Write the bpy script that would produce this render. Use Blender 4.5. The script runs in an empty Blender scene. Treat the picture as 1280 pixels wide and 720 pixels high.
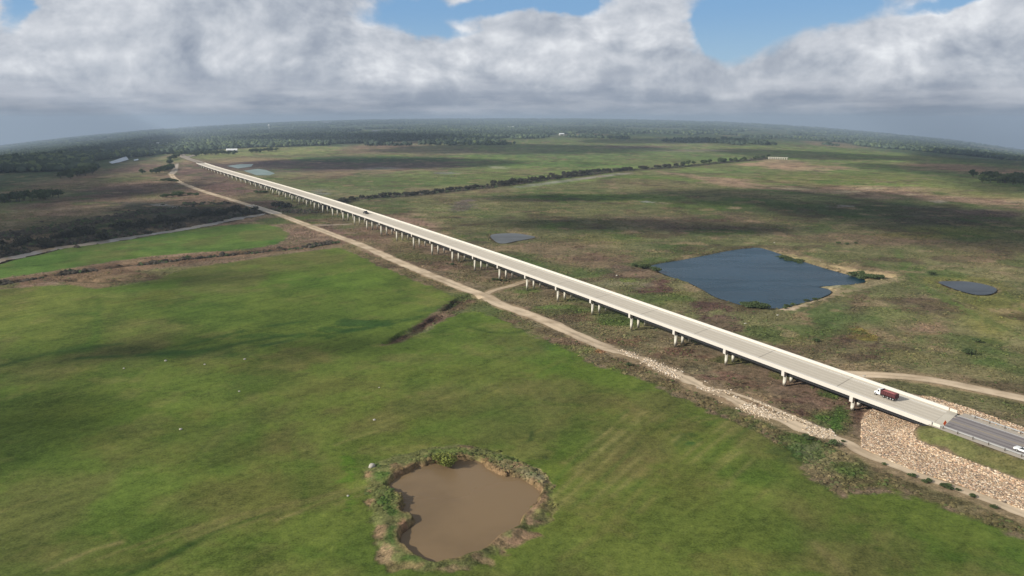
import bpy, math
import numpy as np
from mathutils import Vector
rng = np.random.default_rng(7)
R = math.radians
S = bpy.context.scene
COL = S.collection

# ------------------------------------------------------------------ camera
H = 80.0                                   # camera height above the flood plain (m)
PITCH = 0.214814
LENS = 970.2 / 1280 * 36
cam = bpy.data.cameras.new('camera'); cam.lens = LENS; cam.sensor_width = 36
cam.clip_start = 1; cam.clip_end = 90000
co = bpy.data.objects.new('camera', cam); COL.objects.link(co)
co.location = (0, 0, H); co.rotation_euler = (math.pi/2 - PITCH, 0, 0)
S.camera = co

# ------------------------------------------------------------------ exposure, sun
S.view_settings.view_transform = 'Standard'; S.view_settings.look = 'None'
S.view_settings.gamma = 1; S.view_settings.exposure = 0.55
S.view_settings.use_curve_mapping = False
S.cycles.volume_bounces = 1; S.cycles.max_bounces = 5; S.cycles.diffuse_bounces = 2
S.cycles.transparent_max_bounces = 12; S.cycles.glossy_bounces = 2
S.cycles.sample_clamp_indirect = 3
SUN_EL = 27.0
sdir = Vector((-0.93*math.cos(R(SUN_EL)), -0.367*math.cos(R(SUN_EL)), math.sin(R(SUN_EL)))).normalized()
sl = bpy.data.lights.new('sun', 'SUN'); sl.energy = 4.1; sl.angle = R(0.53); sl.color = (1, .955, .87)
so = bpy.data.objects.new('sun', sl); COL.objects.link(so); so.rotation_euler = sdir.to_track_quat('Z', 'Y').to_euler()

def unproj(px, py):
    """direction through a point of a 1280x720 view"""
    u = (np.asarray(px, float)-640)/970.2; v = (360-np.asarray(py, float))/970.2
    c, s = math.cos(PITCH), math.sin(PITCH)
    return u, c + v*s, -s + v*c

# ------------------------------------------------------------------ node helpers
class X:
    """tiny expression wrapper over shader math nodes"""
    def __init__(s, nt, sock): s.nt = nt; s.s = sock
    def _op(s, op, *a):
        n = s.nt.nodes.new('ShaderNodeMath'); n.operation = op
        for i, v in enumerate((s,)+a):
            if isinstance(v, X): s.nt.links.new(v.s, n.inputs[i])
            else: n.inputs[i].default_value = v
        return X(s.nt, n.outputs[0])
    def __add__(s, o): return s._op('ADD', o)
    __radd__ = __add__
    def __sub__(s, o): return s._op('SUBTRACT', o)
    def __rsub__(s, o): return (s*-1)+o
    def __mul__(s, o): return s._op('MULTIPLY', o)
    __rmul__ = __mul__
    def __truediv__(s, o): return s._op('DIVIDE', o)
    def pow(s, o): return s._op('POWER', o)
    def exp(s): return s._op('EXPONENT')
    def max(s, o): return s._op('MAXIMUM', o)
    def min(s, o): return s._op('MINIMUM', o)
    def step(s, a, b):
        n = s.nt.nodes.new('ShaderNodeMapRange'); n.interpolation_type = 'SMOOTHSTEP'
        n.inputs[1].default_value = a; n.inputs[2].default_value = b
        s.nt.links.new(s.s, n.inputs[0]); return X(s.nt, n.outputs[0])
def vec(nt, *a):
    n = nt.nodes.new('ShaderNodeCombineXYZ')
    for i, v in enumerate(a):
        if isinstance(v, X): nt.links.new(v.s, n.inputs[i])
        else: n.inputs[i].default_value = v
    return n.outputs[0]
def noise(nt, v, scale, detail=4, rough=.5, lac=2.0, dist=0.0):
    n = nt.nodes.new('ShaderNodeTexNoise'); n.inputs['Scale'].default_value = scale
    n.inputs['Detail'].default_value = detail; n.inputs['Roughness'].default_value = rough
    n.inputs['Lacunarity'].default_value = lac; n.inputs['Distortion'].default_value = dist
    if v is not None: nt.links.new(v, n.inputs['Vector'])
    return X(nt, n.outputs['Fac'])
def mixc(nt, f, a, b, mode='MIX'):
    n = nt.nodes.new('ShaderNodeMix'); n.data_type = 'RGBA'; n.blend_type = mode
    for i, v in ((0, f), (6, a), (7, b)):
        if isinstance(v, X): nt.links.new(v.s, n.inputs[i])
        elif isinstance(v, bpy.types.NodeSocket): nt.links.new(v, n.inputs[i])
        elif isinstance(v, (int, float)): n.inputs[i].default_value = v
        else: n.inputs[i].default_value = tuple(v)+(1,) if len(v) == 3 else v
    return n.outputs[2]
def lin(c, k=1.0):
    c = np.asarray(c, float)/255
    return tuple(np.where(c < .04045, c/12.92, ((c+.055)/1.055)**2.4)*k)

# ------------------------------------------------------------------ world: Nishita sky behind broken cloud
W = bpy.data.worlds.new('World'); S.world = W; W.use_nodes = True
nt = W.node_tree; nt.nodes.clear()
sky = nt.nodes.new('ShaderNodeTexSky'); sky.sky_type = 'NISHITA'; sky.sun_disc = False
sky.sun_elevation = R(SUN_EL); sky.sun_rotation = math.atan2(sdir.x, sdir.y) % (2*math.pi)
sky.altitude = 100; sky.air_density = 1.0; sky.dust_density = 1.6
tc = nt.nodes.new('ShaderNodeTexCoord'); sep = nt.nodes.new('ShaderNodeSeparateXYZ')
nt.links.new(tc.outputs['Generated'], sep.inputs[0])
dx, dy, dz = (X(nt, sep.outputs[i]) for i in range(3))
AZ = dx._op('ARCTAN2', dy); EL = dz._op('ARCSINE')
AZ = AZ*57.29578; EL = EL*57.29578
def azel(px, py):
    a, b, c = unproj(px, py); n = math.sqrt(a*a+b*b+c*c)
    return math.degrees(math.atan2(a, b)), math.degrees(math.asin(c/n))
def blob(az, el, x, y, rx, ry):
    a, e = azel(x, y)
    qa = (az-a)*(1/(rx*.0585)); qe = (el-e)*(1/(ry*.0585))
    return ((qa*qa+qe*qe)*-1).exp()
# where the blue shows (centre and radii in 1280x720 view units, turned into directions)
GAPS = [(0, 22, 14, 26, .42), (515, 18, 70, 22, .42), (548, 44, 50, 12, .34), (650, 6, 90, 15, .62), (720, 4, 40, 10, .4), (975, 20, 75, 30, .62),
        (905, 58, 42, 22, .5), (1010, 8, 110, 20, .5), (1200, -4, 42, 12, .45), (345, 15, 28, 10, .10), (880, 30, 18, 20, .4), (850, -25, 500, 22, .22)]
PUFF = [(95, 40, 110, 52, .30), (330, 60, 90, 45, .16), (468, 78, 50, 30, .36), (530, 82, 42, 20, .2), (650, 62, 60, 34, .34), (800, 34, 80, 36, .30), (590, 62, 30, 26, .2),
        (1090, 48, 80, 34, .30), (1240, 30, 55, 38, .32), (985, 62, 26, 12, .16), (760, 84, 70, 13, .16), (1140, 90, 100, 20, .14), (150, 106, 60, 12, .12), (270, 40, 40, 30, .12),
        (20, 148, 60, 10, .14), (390, 118, 30, 8, .14), (820, 108, 160, 14, .12), (1060, 106, 160, 14, .10), (450, 100, 70, 14, .10), (120, 90, 90, 24, .12)]
DARK = [(215, 62, 44, 28, .16), (372, 22, 36, 22, .10), (400, 70, 40, 26, .16), (250, 92, 140, 14, .12), (820, 66, 50, 12, .20), (560, 112, 110, 8, .12), (720, 122, 200, 8, .06),
        (1000, 128, 260, 8, .06), (1190, 62, 40, 20, .12), (60, 120, 90, 12, .10), (1060, 88, 40, 9, .10)]
def clouds(oa, oe):
    az = AZ+oa; el = EL+oe
    wv = vec(nt, az*.055, el*.085, 3.1)
    w = noise(nt, wv, 1.3, 3, .5)
    az2 = az+(w-.5)*5; el2 = el+(w-.5)*4.0
    v = vec(nt, az2*.062, el2*.082, 4.0)
    n = noise(nt, v, 3.0, 8, .56)
    nb = noise(nt, v, 11.0, 5, .55)
    return n, nb, az+(w-.5)*2.5+(n-.5)*6.0, el+(w-.5)*1.2+(n-.5)*4.0
n, nb, az, el = clouds(0, 0)
g = None
for x, y, rx, ry, k in GAPS:
    b = blob(az, el, x, y, rx, ry)*k; g = b if g is None else g+b
puf = None
for x, y, rx, ry, k in PUFF:
    b = blob(az, el, x, y, rx, ry)*k; puf = b if puf is None else puf+b
drk = None
for x, y, rx, ry, k in DARK:
    b = blob(az, el, x, y, rx, ry)*k; drk = b if drk is None else drk+b
cover = (0.60 - g + (n-.5)*.55 + (nb-.5)*.14 + puf*.35)
mask = (cover+(nb-.5)*.16).step(.18, .46)
n2, nb2, _, _ = clouds(1.1, -0.9)
relief = (n-n2)*1.5 + (nb-nb2)*.55
edge = 1-cover.step(.36, .62)                       # thin margins glow whiter
bri = (0.50 + puf*.95 - drk*1.0 + relief*.62 + (n-.5)*.22 + (nb-.5)*.16 + edge*.10).max(0.0).min(1.0)
cr = nt.nodes.new('ShaderNodeValToRGB'); nt.links.new(bri.s, cr.inputs[0])
e = cr.color_ramp; e.elements[0].position = 0; e.elements[0].color = lin((116, 127, 146))+(1,)
e.elements[1].position = 1; e.elements[1].color = lin((238, 241, 245))+(1,)
for pos, c in ((.3, (148, 158, 174)), (.55, (181, 188, 199)), (.8, (212, 216, 223))):
    q = e.elements.new(pos); q.color = lin(c)+(1,)
# low band of flat distant cloud and haze at the horizon
st = noise(nt, vec(nt, AZ*.03, EL*.42, 7.7), 2.2, 5, .5)
st2 = noise(nt, vec(nt, AZ*.075, EL*.30, 2.3), 3.2, 6, .56)
hz = mixc(nt, ((st-.5)*2.2+(st2-.5)*2.6+.5+(EL-1.8)*.14).max(0).min(1), lin((142, 153, 170)), lin((196, 200, 209)))
hz = mixc(nt, (EL+(st2-.5)*.8).step(-1.2, 1.1), lin((141, 153, 171)), hz)
lowm = 1-(EL+(n-.5)*3.0+(nb-.5)).step(.6, 3.6)
SKYK = 1.0/ (2**S.view_settings.exposure)
skyc = mixc(nt, 1.0, sky.outputs[0], (.085, .085, .085), 'MULTIPLY')
blue = mixc(nt, .85, skyc, mixc(nt, EL.step(2.5, 8.0), lin((160, 194, 222), SKYK), lin((122, 168, 214), SKYK)))
cl = mixc(nt, lowm*.92, cr.outputs[0], hz)
cl = mixc(nt, 1.0, cl, (SKYK, SKYK, SKYK), 'MULTIPLY')
msk = mask.max(lowm)
tot = mixc(nt, msk, blue, cl)
bg = nt.nodes.new('ShaderNodeBackground'); bg.inputs[1].default_value = 1.0
nt.links.new(tot, bg.inputs[0])
wo = nt.nodes.new('ShaderNodeOutputWorld'); nt.links.new(bg.outputs[0], wo.inputs[0])
W.cycles.sampling_method = 'MANUAL'; W.cycles.sample_map_resolution = 512

# ------------------------------------------------------------------ numpy noise
_perm = rng.random((257, 257)).astype(np.float32)
def vnoise(x, y, s, off=0):
    x = np.asarray(x, float)/s+off*17.3+1000; y = np.asarray(y, float)/s+off*9.7+1000
    xi = np.floor(x).astype(np.int64); yi = np.floor(y).astype(np.int64)
    fx = x-xi; fy = y-yi; fx = fx*fx*(3-2*fx); fy = fy*fy*(3-2*fy)
    a = xi % 256; b = yi % 256
    p = _perm
    return (p[a, b]*(1-fx)+p[a+1, b]*fx)*(1-fy)+(p[a, b+1]*(1-fx)+p[a+1, b+1]*fx)*fy
def fbm(x, y, s, o=4, off=0, r=.5):
    t = 0; w = 0; k = 1.
    for i in range(o):
        t = t+k*vnoise(x, y, s/2**i, off+i*3); w += k; k *= r
    return t/w
def sst(a, b, x):
    t = np.clip((x-a)/(b-a), 0, 1); return t*t*(3-2*t)

# ------------------------------------------------------------------ bridge line and base terrain
B0 = np.array([107.753, 186.954]); BD = np.array([-.487368, .873197]); BN = np.array([BD[1], -BD[0]])
CV = [50.0931, -138.4744, 126.15657, -40.2038, -.35152]; CZ = [-8.58349, 36.64201, -57.83692, 33.10670, 2.97489]
UEND = 1348.0
SKEW = .29
DW = 14.0                                    # width out to out
def bl(u):                                   # near (sunny) edge of the deck
    v = np.polyval(CV, np.clip(u, 0, UEND)/1000); return B0+np.outer(np.atleast_1d(u), BD)+np.outer(v*np.ones_like(np.atleast_1d(u)), BN)
def bz(u):                                   # underside of slab
    return np.polyval(CZ, np.clip(u, 0, UEND)/1000) - .001*0
SLAB = .42
def uv_of(x, y):
    x = np.asarray(x)-B0[0]; y = np.asarray(y)-B0[1]
    u = x*BD[0]+y*BD[1]; v = x*BN[0]+y*BN[1]
    return u, v-np.polyval(CV, np.clip(u, 0, UEND)/1000)
Z0 = float(bz(0))+SLAB; Z1 = float(bz(UEND))+SLAB
def base_z(x, y):
    x = np.asarray(x, float); y = np.asarray(y, float)
    r = np.hypot(x, y); az = np.degrees(np.arctan2(x, y))
    k = np.where(az < 0, 1.75, 2.05)*np.minimum(np.abs(az)/33, 1.12)**2.7
    z = -np.maximum(r-1500, 0)**1.0*np.tan(np.radians(k))*sst(1500, 2600, r)
    uu_, vv_ = uv_of(x, y); z = z-.85*sst(4, 16, uu_)*sst(170, 110, uu_)*sst(-26, -8, vv_)*sst(50, 26, vv_)
    z = z+(72+(fbm(x, y, 3000, 3, 90)-.5)*36)*sst(4200, 16000, r)
    u, v = uv_of(x, y)
    # road embankments at both ends: crest 9 m half width, side slopes
    dv = np.abs(v-DW/2)-(DW/2+1.0)
    d1 = np.maximum(dv, 0)
    du = np.maximum(u+1.5, 0)
    top = Z0-.12 - .004*np.maximum(-u, 0)
    e1 = np.maximum(top-np.hypot(d1*.36, du*.36), 0)*sst(-2500, -900, u)
    du2 = np.maximum(UEND+1.5-u, 0)
    e2 = np.maximum(Z1-.12-np.hypot(d1*.12, du2*.12), 0)*sst(UEND+700, UEND+350, u)
    return z+np.where(u < 300, e1, e2)
def at(pts):
    """points of a 1280x720 view -> where those rays meet the ground"""
    pts = np.asarray(pts, float).reshape(-1, 2)
    a, b, c = unproj(pts[:, 0], pts[:, 1])
    z = np.zeros(len(pts))
    hn = np.hypot(a, b)
    lo = np.full(len(pts), 20.); t = lo.copy(); done = np.zeros(len(pts), bool)
    # march then bisect
    rs = np.concatenate([np.linspace(100, 1500, 700), np.geomspace(1502, 26000, 700)])
    prev = np.full(len(pts), 90.); hit = np.full(len(pts), 26000.)
    for r in rs:
        tt = r/hn; zz = H+c*tt
        below = (zz < base_z(a*tt, b*tt)) & ~done
        if below.any():
            l = prev[below].copy(); h = np.full(l.shape, r)
            A, B_, C_, hh = a[below], b[below], c[below], hn[below]
            for _ in range(18):
                m = (l+h)/2; tm = m/hh; ins = (H+C_*tm) < base_z(A*tm, B_*tm)
                h = np.where(ins, m, h); l = np.where(ins, l, m)
            hit[below] = h; done |= below
        prev[~done] = r
        if done.all(): break
    t = hit/hn
    return np.stack([a*t, b*t], 1)
def at_z(x, y, z):
    a, b, c = unproj(x, y); t = (z-H)/c; return np.array([float(a*t), float(b*t)])

def poly_sd(x, y, P):
    """signed distance, positive inside"""
    P = np.asarray(P); Q = np.roll(P, -1, 0)
    d2 = np.full(x.shape, 1e18); ins = np.zeros(x.shape, bool)
    for (ax, ay), (bx, by) in zip(P, Q):
        ex, ey = bx-ax, by-ay; L = ex*ex+ey*ey+1e-9
        t = np.clip(((x-ax)*ex+(y-ay)*ey)/L, 0, 1)
        d2 = np.minimum(d2, (x-ax-t*ex)**2+(y-ay-t*ey)**2)
        c = (ay > y) != (by > y)
        ins ^= c & (x < (bx-ax)*(y-ay)/(by-ay+1e-12)+ax)
    d = np.sqrt(d2); return np.where(ins, d, -d)
def line_d(x, y, P):
    d2 = np.full(x.shape, 1e18)
    for (ax, ay), (bx, by) in zip(P[:-1], P[1:]):
        ex, ey = bx-ax, by-ay; L = ex*ex+ey*ey+1e-9
        t = np.clip(((x-ax)*ex+(y-ay)*ey)/L, 0, 1)
        d2 = np.minimum(d2, (x-ax-t*ex)**2+(y-ay-t*ey)**2)
    return np.sqrt(d2)
def smooth(P, n=6):
    P = np.asarray(P, float); out = []
    E = np.vstack([2*P[0]-P[1], P, 2*P[-1]-P[-2]])
    for i in range(1, len(E)-2):
        p0, p1, p2, p3 = E[i-1:i+3]
        for t in np.arange(n)/n:
            out.append(.5*((2*p1)+(-p0+p2)*t+(2*p0-5*p1+4*p2-p3)*t*t+(-p0+3*p1-3*p2+p3)*t**3))
    out.append(P[-1]); return np.array(out)
def smooth_closed(P, n=5):
    P = np.asarray(P, float); m = len(P); out = []
    for i in range(m):
        p0, p1, p2, p3 = P[(i-1) % m], P[i], P[(i+1) % m], P[(i+2) % m]
        for t in np.arange(n)/n:
            out.append(.5*((2*p1)+(-p0+p2)*t+(2*p0-5*p1+4*p2-p3)*t*t+(-p0+3*p1-3*p2+p3)*t**3))
    return np.array(out)

# ------------------------------------------------------------------ features traced on the ground
MUD = smooth_closed(at([(490,605),(502,594),(517,584),(534,580),(547,577),(556,577),(567,574),(580,573.5),(600,577),(615,587),(635,594),(652,598),(671,608),(667,622),(652,640),(645,655),(620,667),(605,682),(582,693),(555,699),(540,698),(527,691),(507,681),(505,665),(512,658),(521,650),(517,642),(505,637),(507,625),(503,617),(497,611)]))
MUDRIM = smooth_closed(at([(452,592),(462,581),(495,569),(525,564),(550,558),(580,555),(620,564),(642,572),(665,583),(687,601),(691,616),(688,640),(671,661),(650,681),(625,691),(595,710),(560,716),(520,716),(495,706),(475,692),(465,670),(461,647),(456,627)]))
BLUE = smooth_closed(at([(817,331),(850,325),(882,319),(915,312.5),(940,309.5),(953,310),(975,317),(1002,326),(1035,336),(1067,345),(1080,350),(1070,353.5),(1052,355),(1036,356),(1022,357.5),(1034,360),(1037,365),(1020,372),(990,380),(972,384),(955,383),(932,380.5),(915,376),(895,369.5),(880,361),(862,352),(840,345),(824,338)]), 3)
GREY = smooth_closed(at([(613,294),(625,291.6),(645,291.3),(660,293.5),(669,296),(660,298.5),(645,301),(630,304),(620,302)]))
RPOND = smooth_closed(at([(1173,352),(1185,351),(1210,351.5),(1235,356),(1246,361),(1240,366.5),(1222,368),(1200,363),(1182,356.5)]))
FP1 = at([(282,207.5),(300,205.3),(318,205),(315,208.5),(297,211)])
FP2 = at([(303,213.5),(322,211),(333,212.5),(345,217),(338,219.5),(320,219.5)])
FP3 = at([(136,203.5),(158,197),(161,200.5),(150,203.5),(140,205.5)])
FP4 = at([(167,200.6),(173,199.5),(173,201),(168,201.8)])
RIVC = smooth(at([(-60,336),(-25,329),(0,322.5),(35,315),(70,307.5),(120,301),(162,294.5),(212,286.5),(250,280.5),(282,274),(312,268),(322,266.5),(332,265.5)]), 5)
RIVW = 7.0
CREEK = smooth(at([(330,263),(352,263.5),(372,264.5),(388,266),(402,262),(430,250.5),(455,248),(480,246.3),(520,243.3),(560,239),(620,232.5),(680,225),(720,219.6),(760,215),(800,212),(850,208.5),(900,203.5),(940,200),(965,197)]), 4)
DIRT = smooth(at([(214,217.5),(216,221),(221.3,225.6),(232.5,231.3),(255,239.4),(280,246.9),(305,254.6),(327,261.5),(350,268.8),(400,287.5),(450,306),(490,323.8),(540,345),(580,360.5),(602.5,368.5),(625,380),(655,391),(690,405),(740,427.5),(780,441.5),(815,455),(855,472.5),(885,487.5),(902,493),(930,506.5),(960,518.5),(985,528),(1007,537),(1032,544),(1060,553.5),(1077,564),(1115,580.5),(1155,596.5),(1200,611.5),(1240,626.5),(1280,643),(1330,668)]), 4)
DIRTB = smooth(at([(885,487),(905,488),(930,496),(960,507.5),(985,518.5),(1008,528),(1030,538)]), 4)
SPUR = smooth(at([(606,368),(614,364.3),(626,360.5),(640,357),(655,352),(668,349)]), 4)
SPUR2 = smooth(at([(384,282),(396,281.3),(415,281.2),(440,280)]), 3)
RDIRT = smooth(at([(1040,466),(1070,468),(1110,469.5),(1150,473),(1200,481.5),(1250,492),(1280,498),(1320,508)]), 4)
FARRD = smooth(at([(219.8,204.4),(219,209),(217.8,214),(214,217.5)]), 4)
RIPL = at([(1077,560),(1077,545),(1077,527),(1082,517),(1092,511),(1118,516),(1150,529),(1149,532),(1141,541),(1146,550),(1165,558),(1200,572),(1240,587),(1290,606),(1290,642),(1240,622),(1200,606),(1150,591),(1115,577)])
RIPR = at([(1138,494),(1150,495),(1167,496.5),(1195,505),(1225,515),(1262,528),(1300,542),(1300,551),(1262,539),(1225,526),(1195,515),(1160,505)])
STRIPL = at([(1150,531),(1166,532),(1225,555),(1300,586),(1300,611),(1240,588),(1200,572),(1165,558),(1146,550),(1141,541)])

FIELD = at([(-80,375),(0,362),(50,358),(90,356),(120,361),(160,356),(200,348.5),(215,342),(240,335),(330,321.5),(400,312),(425,309),(445,318),(470,331),(492,340),(530,354.5),(560,366),(571,373.5),(560,381),(540,394),(510,414),(490,426.5),(478,430),(500,428),(530,414),(560,397),(578,389),(600,390),(625,397.5),(650,412),(670,421),(700,435),(722,443),(745,457),(800,473),(830,487),(865,505),(902,521),(940,537),(965,551),(981,563),(1001,583),(1025,608),(1053,621),(1076,615.5),(1122,615),(1155,625),(1204,645),(1280,674),(1360,710),(1500,800),(1500,1100),(-300,1100),(-300,400)])
CRESC = smooth_closed(at([(-60,336),(0,324),(60,312.5),(140,300.5),(220,288.5),(270,282.5),(310,280),(335,281),(352,286),(361,292),(356,299),(335,307),(290,312.5),(200,319.5),(120,330),(60,340),(0,348),(-60,358)]), 3)
DITCH = smooth(at([(590,371),(572,377),(556,388),(543,397),(528,407),(512,415),(496,423),(484,428)]), 4)
GULLY = smooth(at([(-40,362),(0,355),(30,350),(80,342.5),(150,333),(220,325),(290,318),(340,313),(385,308.5),(402,305.5),(418,303)]), 4)
GULLY2 = smooth(at([(90,350),(130,352),(155,349),(180,345.5),(202,343)]), 4)
SANDSPIT = at([(1020,356),(1040,354.5),(1060,355),(1085,352),(1112,347),(1130,347),(1120,352),(1095,357),(1070,362),(1040,373),(1010,384),(975,388),(985,383),(1015,375),(1034,366)])

# ------------------------------------------------------------------ ground colour (patches and strokes, in world space)
KA = 0.86
def cc(*c): return np.array(lin(c, KA))
PATCH = []     # polygon, colour, softness (m), jitter (m), strength, vegetation roughness
def patch(pts, c, soft=6, jit=8, k=1., veg=None, world=False):
    PATCH.append((np.asarray(pts) if world else at(pts), cc(*c), soft, jit, k, veg))
def ell(x, y, rx, ry, c, soft=None, k=.7, veg=None, rot=0.):
    """an oval patch given by its view extent, laid on the ground"""
    t = np.linspace(0, 2*np.pi, 13)[:-1]; cr_, sr = math.cos(rot), math.sin(rot)
    ex, ey = rx*np.cos(t), ry*np.sin(t)
    P = at(np.stack([x+ex*cr_-ey*sr, y+ex*sr+ey*cr_], 1))
    sz = np.ptp(P, 0).min()
    PATCH.append((P, cc(*c), sz*.24 if soft is None else soft, sz*.6, k, veg))
G1 = (93,106,46); G2 = (98,112,46); GD = (50,72,30); GB = (98,95,52)
OL = (114,113,79); BR = (126,107,88); PU = (100,80,72); DG = (72,88,48); TAN = (160,140,110); PG = (109,124,66)
# -- far left country
patch([(-80,420),(-80,250),(0,236),(60,226),(120,214),(200,206),(235,203),(260,215),(330,245),(420,275),(440,290),(420,309),(200,330),(-80,390)], BR, 20, 30, 1, .8)
patch([(-60,262),(0,250),(60,238),(110,226),(160,216),(205,212),(205,222),(140,232),(80,248),(20,262),(-60,275)], (96,108,62), 40, 50, .75, .8)
ell(140,238,60,7,(92,74,70),k=.8); ell(60,262,60,7,(104,90,76),k=.7); ell(160,232,60,5,(120,98,86),k=.7); ell(120,253,60,6,(122,98,84),k=.7)
ell(190,246,25,4,(110,104,66),k=.6); ell(170,205,30,3,(124,112,88),k=.7); ell(185,210,25,4,(118,96,84),k=.7)
patch([(-40,315),(0,305),(60,296),(130,280),(190,265),(240,258),(290,258),(318,263),(300,268),(250,278),(180,288),(100,299),(40,309),(-40,328)], (76,67,56), 12, 18, .95, 1)
ell(190,262,60,8,(60,58,54),k=.85); ell(100,276,60,8,(84,84,60),k=.7); ell(60,285,40,6,(98,88,66),k=.7); ell(40,272,40,5,(92,88,62),k=.6)
ell(205,256.5,12,1.6,(150,146,144),k=.8); ell(215,259,10,1.5,(140,138,136),k=.7)
patch([(225,215),(245,208),(300,232),(370,262),(420,285),(440,298),(400,284),(320,252),(255,236)], (112,90,80), 6, 14, .9, .9)
for i in range(5): ell(262+i*20,224+i*7,20,2.,(128,100,92) if i % 2 else (104,84,76),k=.7)
ell(330,246,30,4,(96,98,62),k=.6); ell(390,276,30,5,(98,98,60),k=.7)
ell(350,276,20,5,(92,96,58),k=.7)
# -- far bank round the bridge end
patch([(228,193),(262,183),(340,180),(440,183),(470,188),(400,192),(300,196),(240,200)], (132,136,84), 30, 40, .9, .4)
patch([(236,199),(300,196),(360,197),(380,200),(330,203),(262,205)], (134,120,88), 20, 25, .9, .5)
patch([(255,208),(300,203),(370,200),(420,196),(520,200),(640,204),(560,210),(430,214),(350,214),(300,214)], (92,76,72), 30, 50, .9, .7)
patch([(425,184),(470,180),(540,183),(560,188),(500,193),(430,192)], (134,110,90), 40, 50, .85, .5)
ell(470,199,90,3.5,(58,82,44),k=.85); ell(360,208,40,3,(110,92,80),k=.7)
patch([(345,222),(400,214),(470,210),(520,212),(440,222),(380,232)], (122,98,82), 25, 40, .7, .6)
ell(480,228,110,9,(98,110,62),k=.9,veg=.4); ell(560,222,100,6,(104,116,64),k=.8,veg=.4); ell(470,211,20,1.5,(140,138,136),k=.5); ell(555,216.5,12,1.3,(140,140,142),k=.5)
ell(400,240,12,3.5,(140,138,130),k=.7)
# -- the plain beyond, left to right
ell(640,183,140,5,(96,108,66),k=.6); ell(560,191,90,2,(130,124,92),k=.7); ell(800,196,150,7,(102,116,68),k=.8); ell(700,205,110,5,(92,110,58),k=.8)
ell(800,184,45,2,(120,96,88),k=.8); ell(850,188,60,1.6,(128,112,104),k=.6); ell(730,168.5,26,1.2,(110,76,66),k=.7); ell(722,168.2,9,.8,(190,140,110),k=.8)
ell(660,171,24,1,(160,138,112),k=.7)
ell(820,224,90,6,(100,122,58),k=.9,veg=.3); ell(900,215,60,3,(108,120,72),k=.7)
ell(622,209.3,9,1.2,(176,168,140),k=.7); ell(712,236,40,1.5,(150,140,110),k=.4)
patch([(640,233.5),(680,228),(720,223),(760,218),(790,215.5),(790,217),(740,223),(690,230),(650,235.5)], (150,144,132), 3, 6, .8, .2)
patch([(930,205),(965,198),(1010,202),(1060,210),(1040,216),(1000,214),(950,210)], (160,134,108), 15, 50, .85, .5)
ell(1020,206,18,2,(110,124,66),k=.7)
patch([(820,214),(900,222),(960,232),(1010,234),(1080,232),(1180,236),(1280,250),(1290,262),(1180,252),(1080,246),(980,238),(880,230)], (154,130,106), 14, 40, .95, .7)
for x, y in ((1090,236),(1140,243),(1175,252),(1200,246),(1262,253),(1060,240),(1215,238),(990,236),(1240,243)): ell(x,y,14,1.3,(186,168,136),k=.75)
ell(1080,222,120,8,(112,118,66),k=.8,veg=.4); ell(1240,240,60,7,(122,122,70),k=.7,veg=.4)
patch([(1140,205),(1200,206),(1280,214),(1300,222),(1220,216),(1150,212)], (150,118,98), 30, 60, .8, .4)
patch([(1220,196),(1250,198),(1300,207),(1300,209),(1250,201)], (160,158,144), 30, 30, .8, .3)
patch([(1000,176),(1050,178),(1100,186),(1060,186),(1010,181)], (138,116,96), 30, 40, .6, .3)
ell(920,169.5,16,.8,(150,140,110),k=.7); ell(1060,186,40,1.5,(104,114,68),k=.6)
# -- right hand scrub, between creek and bridge
patch([(400,262),(480,250),(640,238),(760,222),(860,226),(1000,250),(1280,270),(1400,300),(1400,560),(1180,515),(900,420),(640,322),(500,268)], (106,104,70), 15, 25, 1, .75)
ell(560,262,70,10,(112,112,74),k=.7); ell(580,256,12,6,(108,98,90),k=.8,rot=-.5); ell(705,246,90,4,(84,106,44),k=.8); ell(800,248,80,5,(92,110,54),k=.7)
ell(905,256,80,6,(86,104,50),k=.8); ell(1040,262,110,10,(70,84,48),k=.85); ell(1180,272,90,10,(78,72,62),k=.8); ell(1230,268,50,5,(98,84,72),k=.7)
ell(810,252.5,7,1.3,(160,158,150),k=.8); ell(1054,258,10,1.6,(150,150,140),k=.7); ell(1175,252.8,8,1.6,(180,170,150),k=.7); ell(920,259.5,8,1.3,(176,160,130),k=.7); ell(830,254,10,1,(150,136,106),k=.6)
ell(700,283,45,8,(84,102,48),k=.8); ell(650,276,60,6,(90,88,62),k=.6); ell(780,278,90,8,(94,86,66),k=.6)
ell(870,275,90,9,(98,86,70),k=.7); ell(950,288,110,8,(92,78,66),k=.7); ell(1080,300,80,9,(116,98,78),k=.8); ell(1010,300,60,5,(108,92,72),k=.6)
ell(1180,290,70,7,(120,118,66),k=.8); ell(1240,318,50,16,(130,114,84),k=.8); ell(1150,322,50,8,(104,100,68),k=.6)
ell(700,310,60,9,(128,108,86),k=.7); ell(760,298,60,7,(110,104,66),k=.7); ell(740,326,50,7,(124,96,82),k=.6); ell(670,334,40,6,(84,92,52),k=.6)
ell(620,322,30,6,(80,88,52),k=.6); ell(580,300,40,8,(92,92,62),k=.6)
ell(790,340,30,7,(96,78,70),k=.7); ell(828,360,18,9,(84,58,56),k=.85); ell(880,385,20,9,(86,62,60),k=.8); ell(905,404,25,8,(92,72,64),k=.7)
ell(850,372,22,7,(96,100,56),k=.7); ell(780,355,30,4,(122,116,92),k=.6); ell(785,350,10,3,(96,108,50),k=.7)
ell(1040,392,34,16,(104,112,72),k=.8,veg=.4); ell(1010,400,14,6,(136,114,90),k=.7,rot=.6); ell(990,425,30,12,(104,100,62),k=.6)
patch([(1062,372),(1082,362),(1090,372),(1078,388),(1068,405),(1064,425),(1058,430),(1060,405)], (98,82,66), 4, 5, .8, .9)
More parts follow.
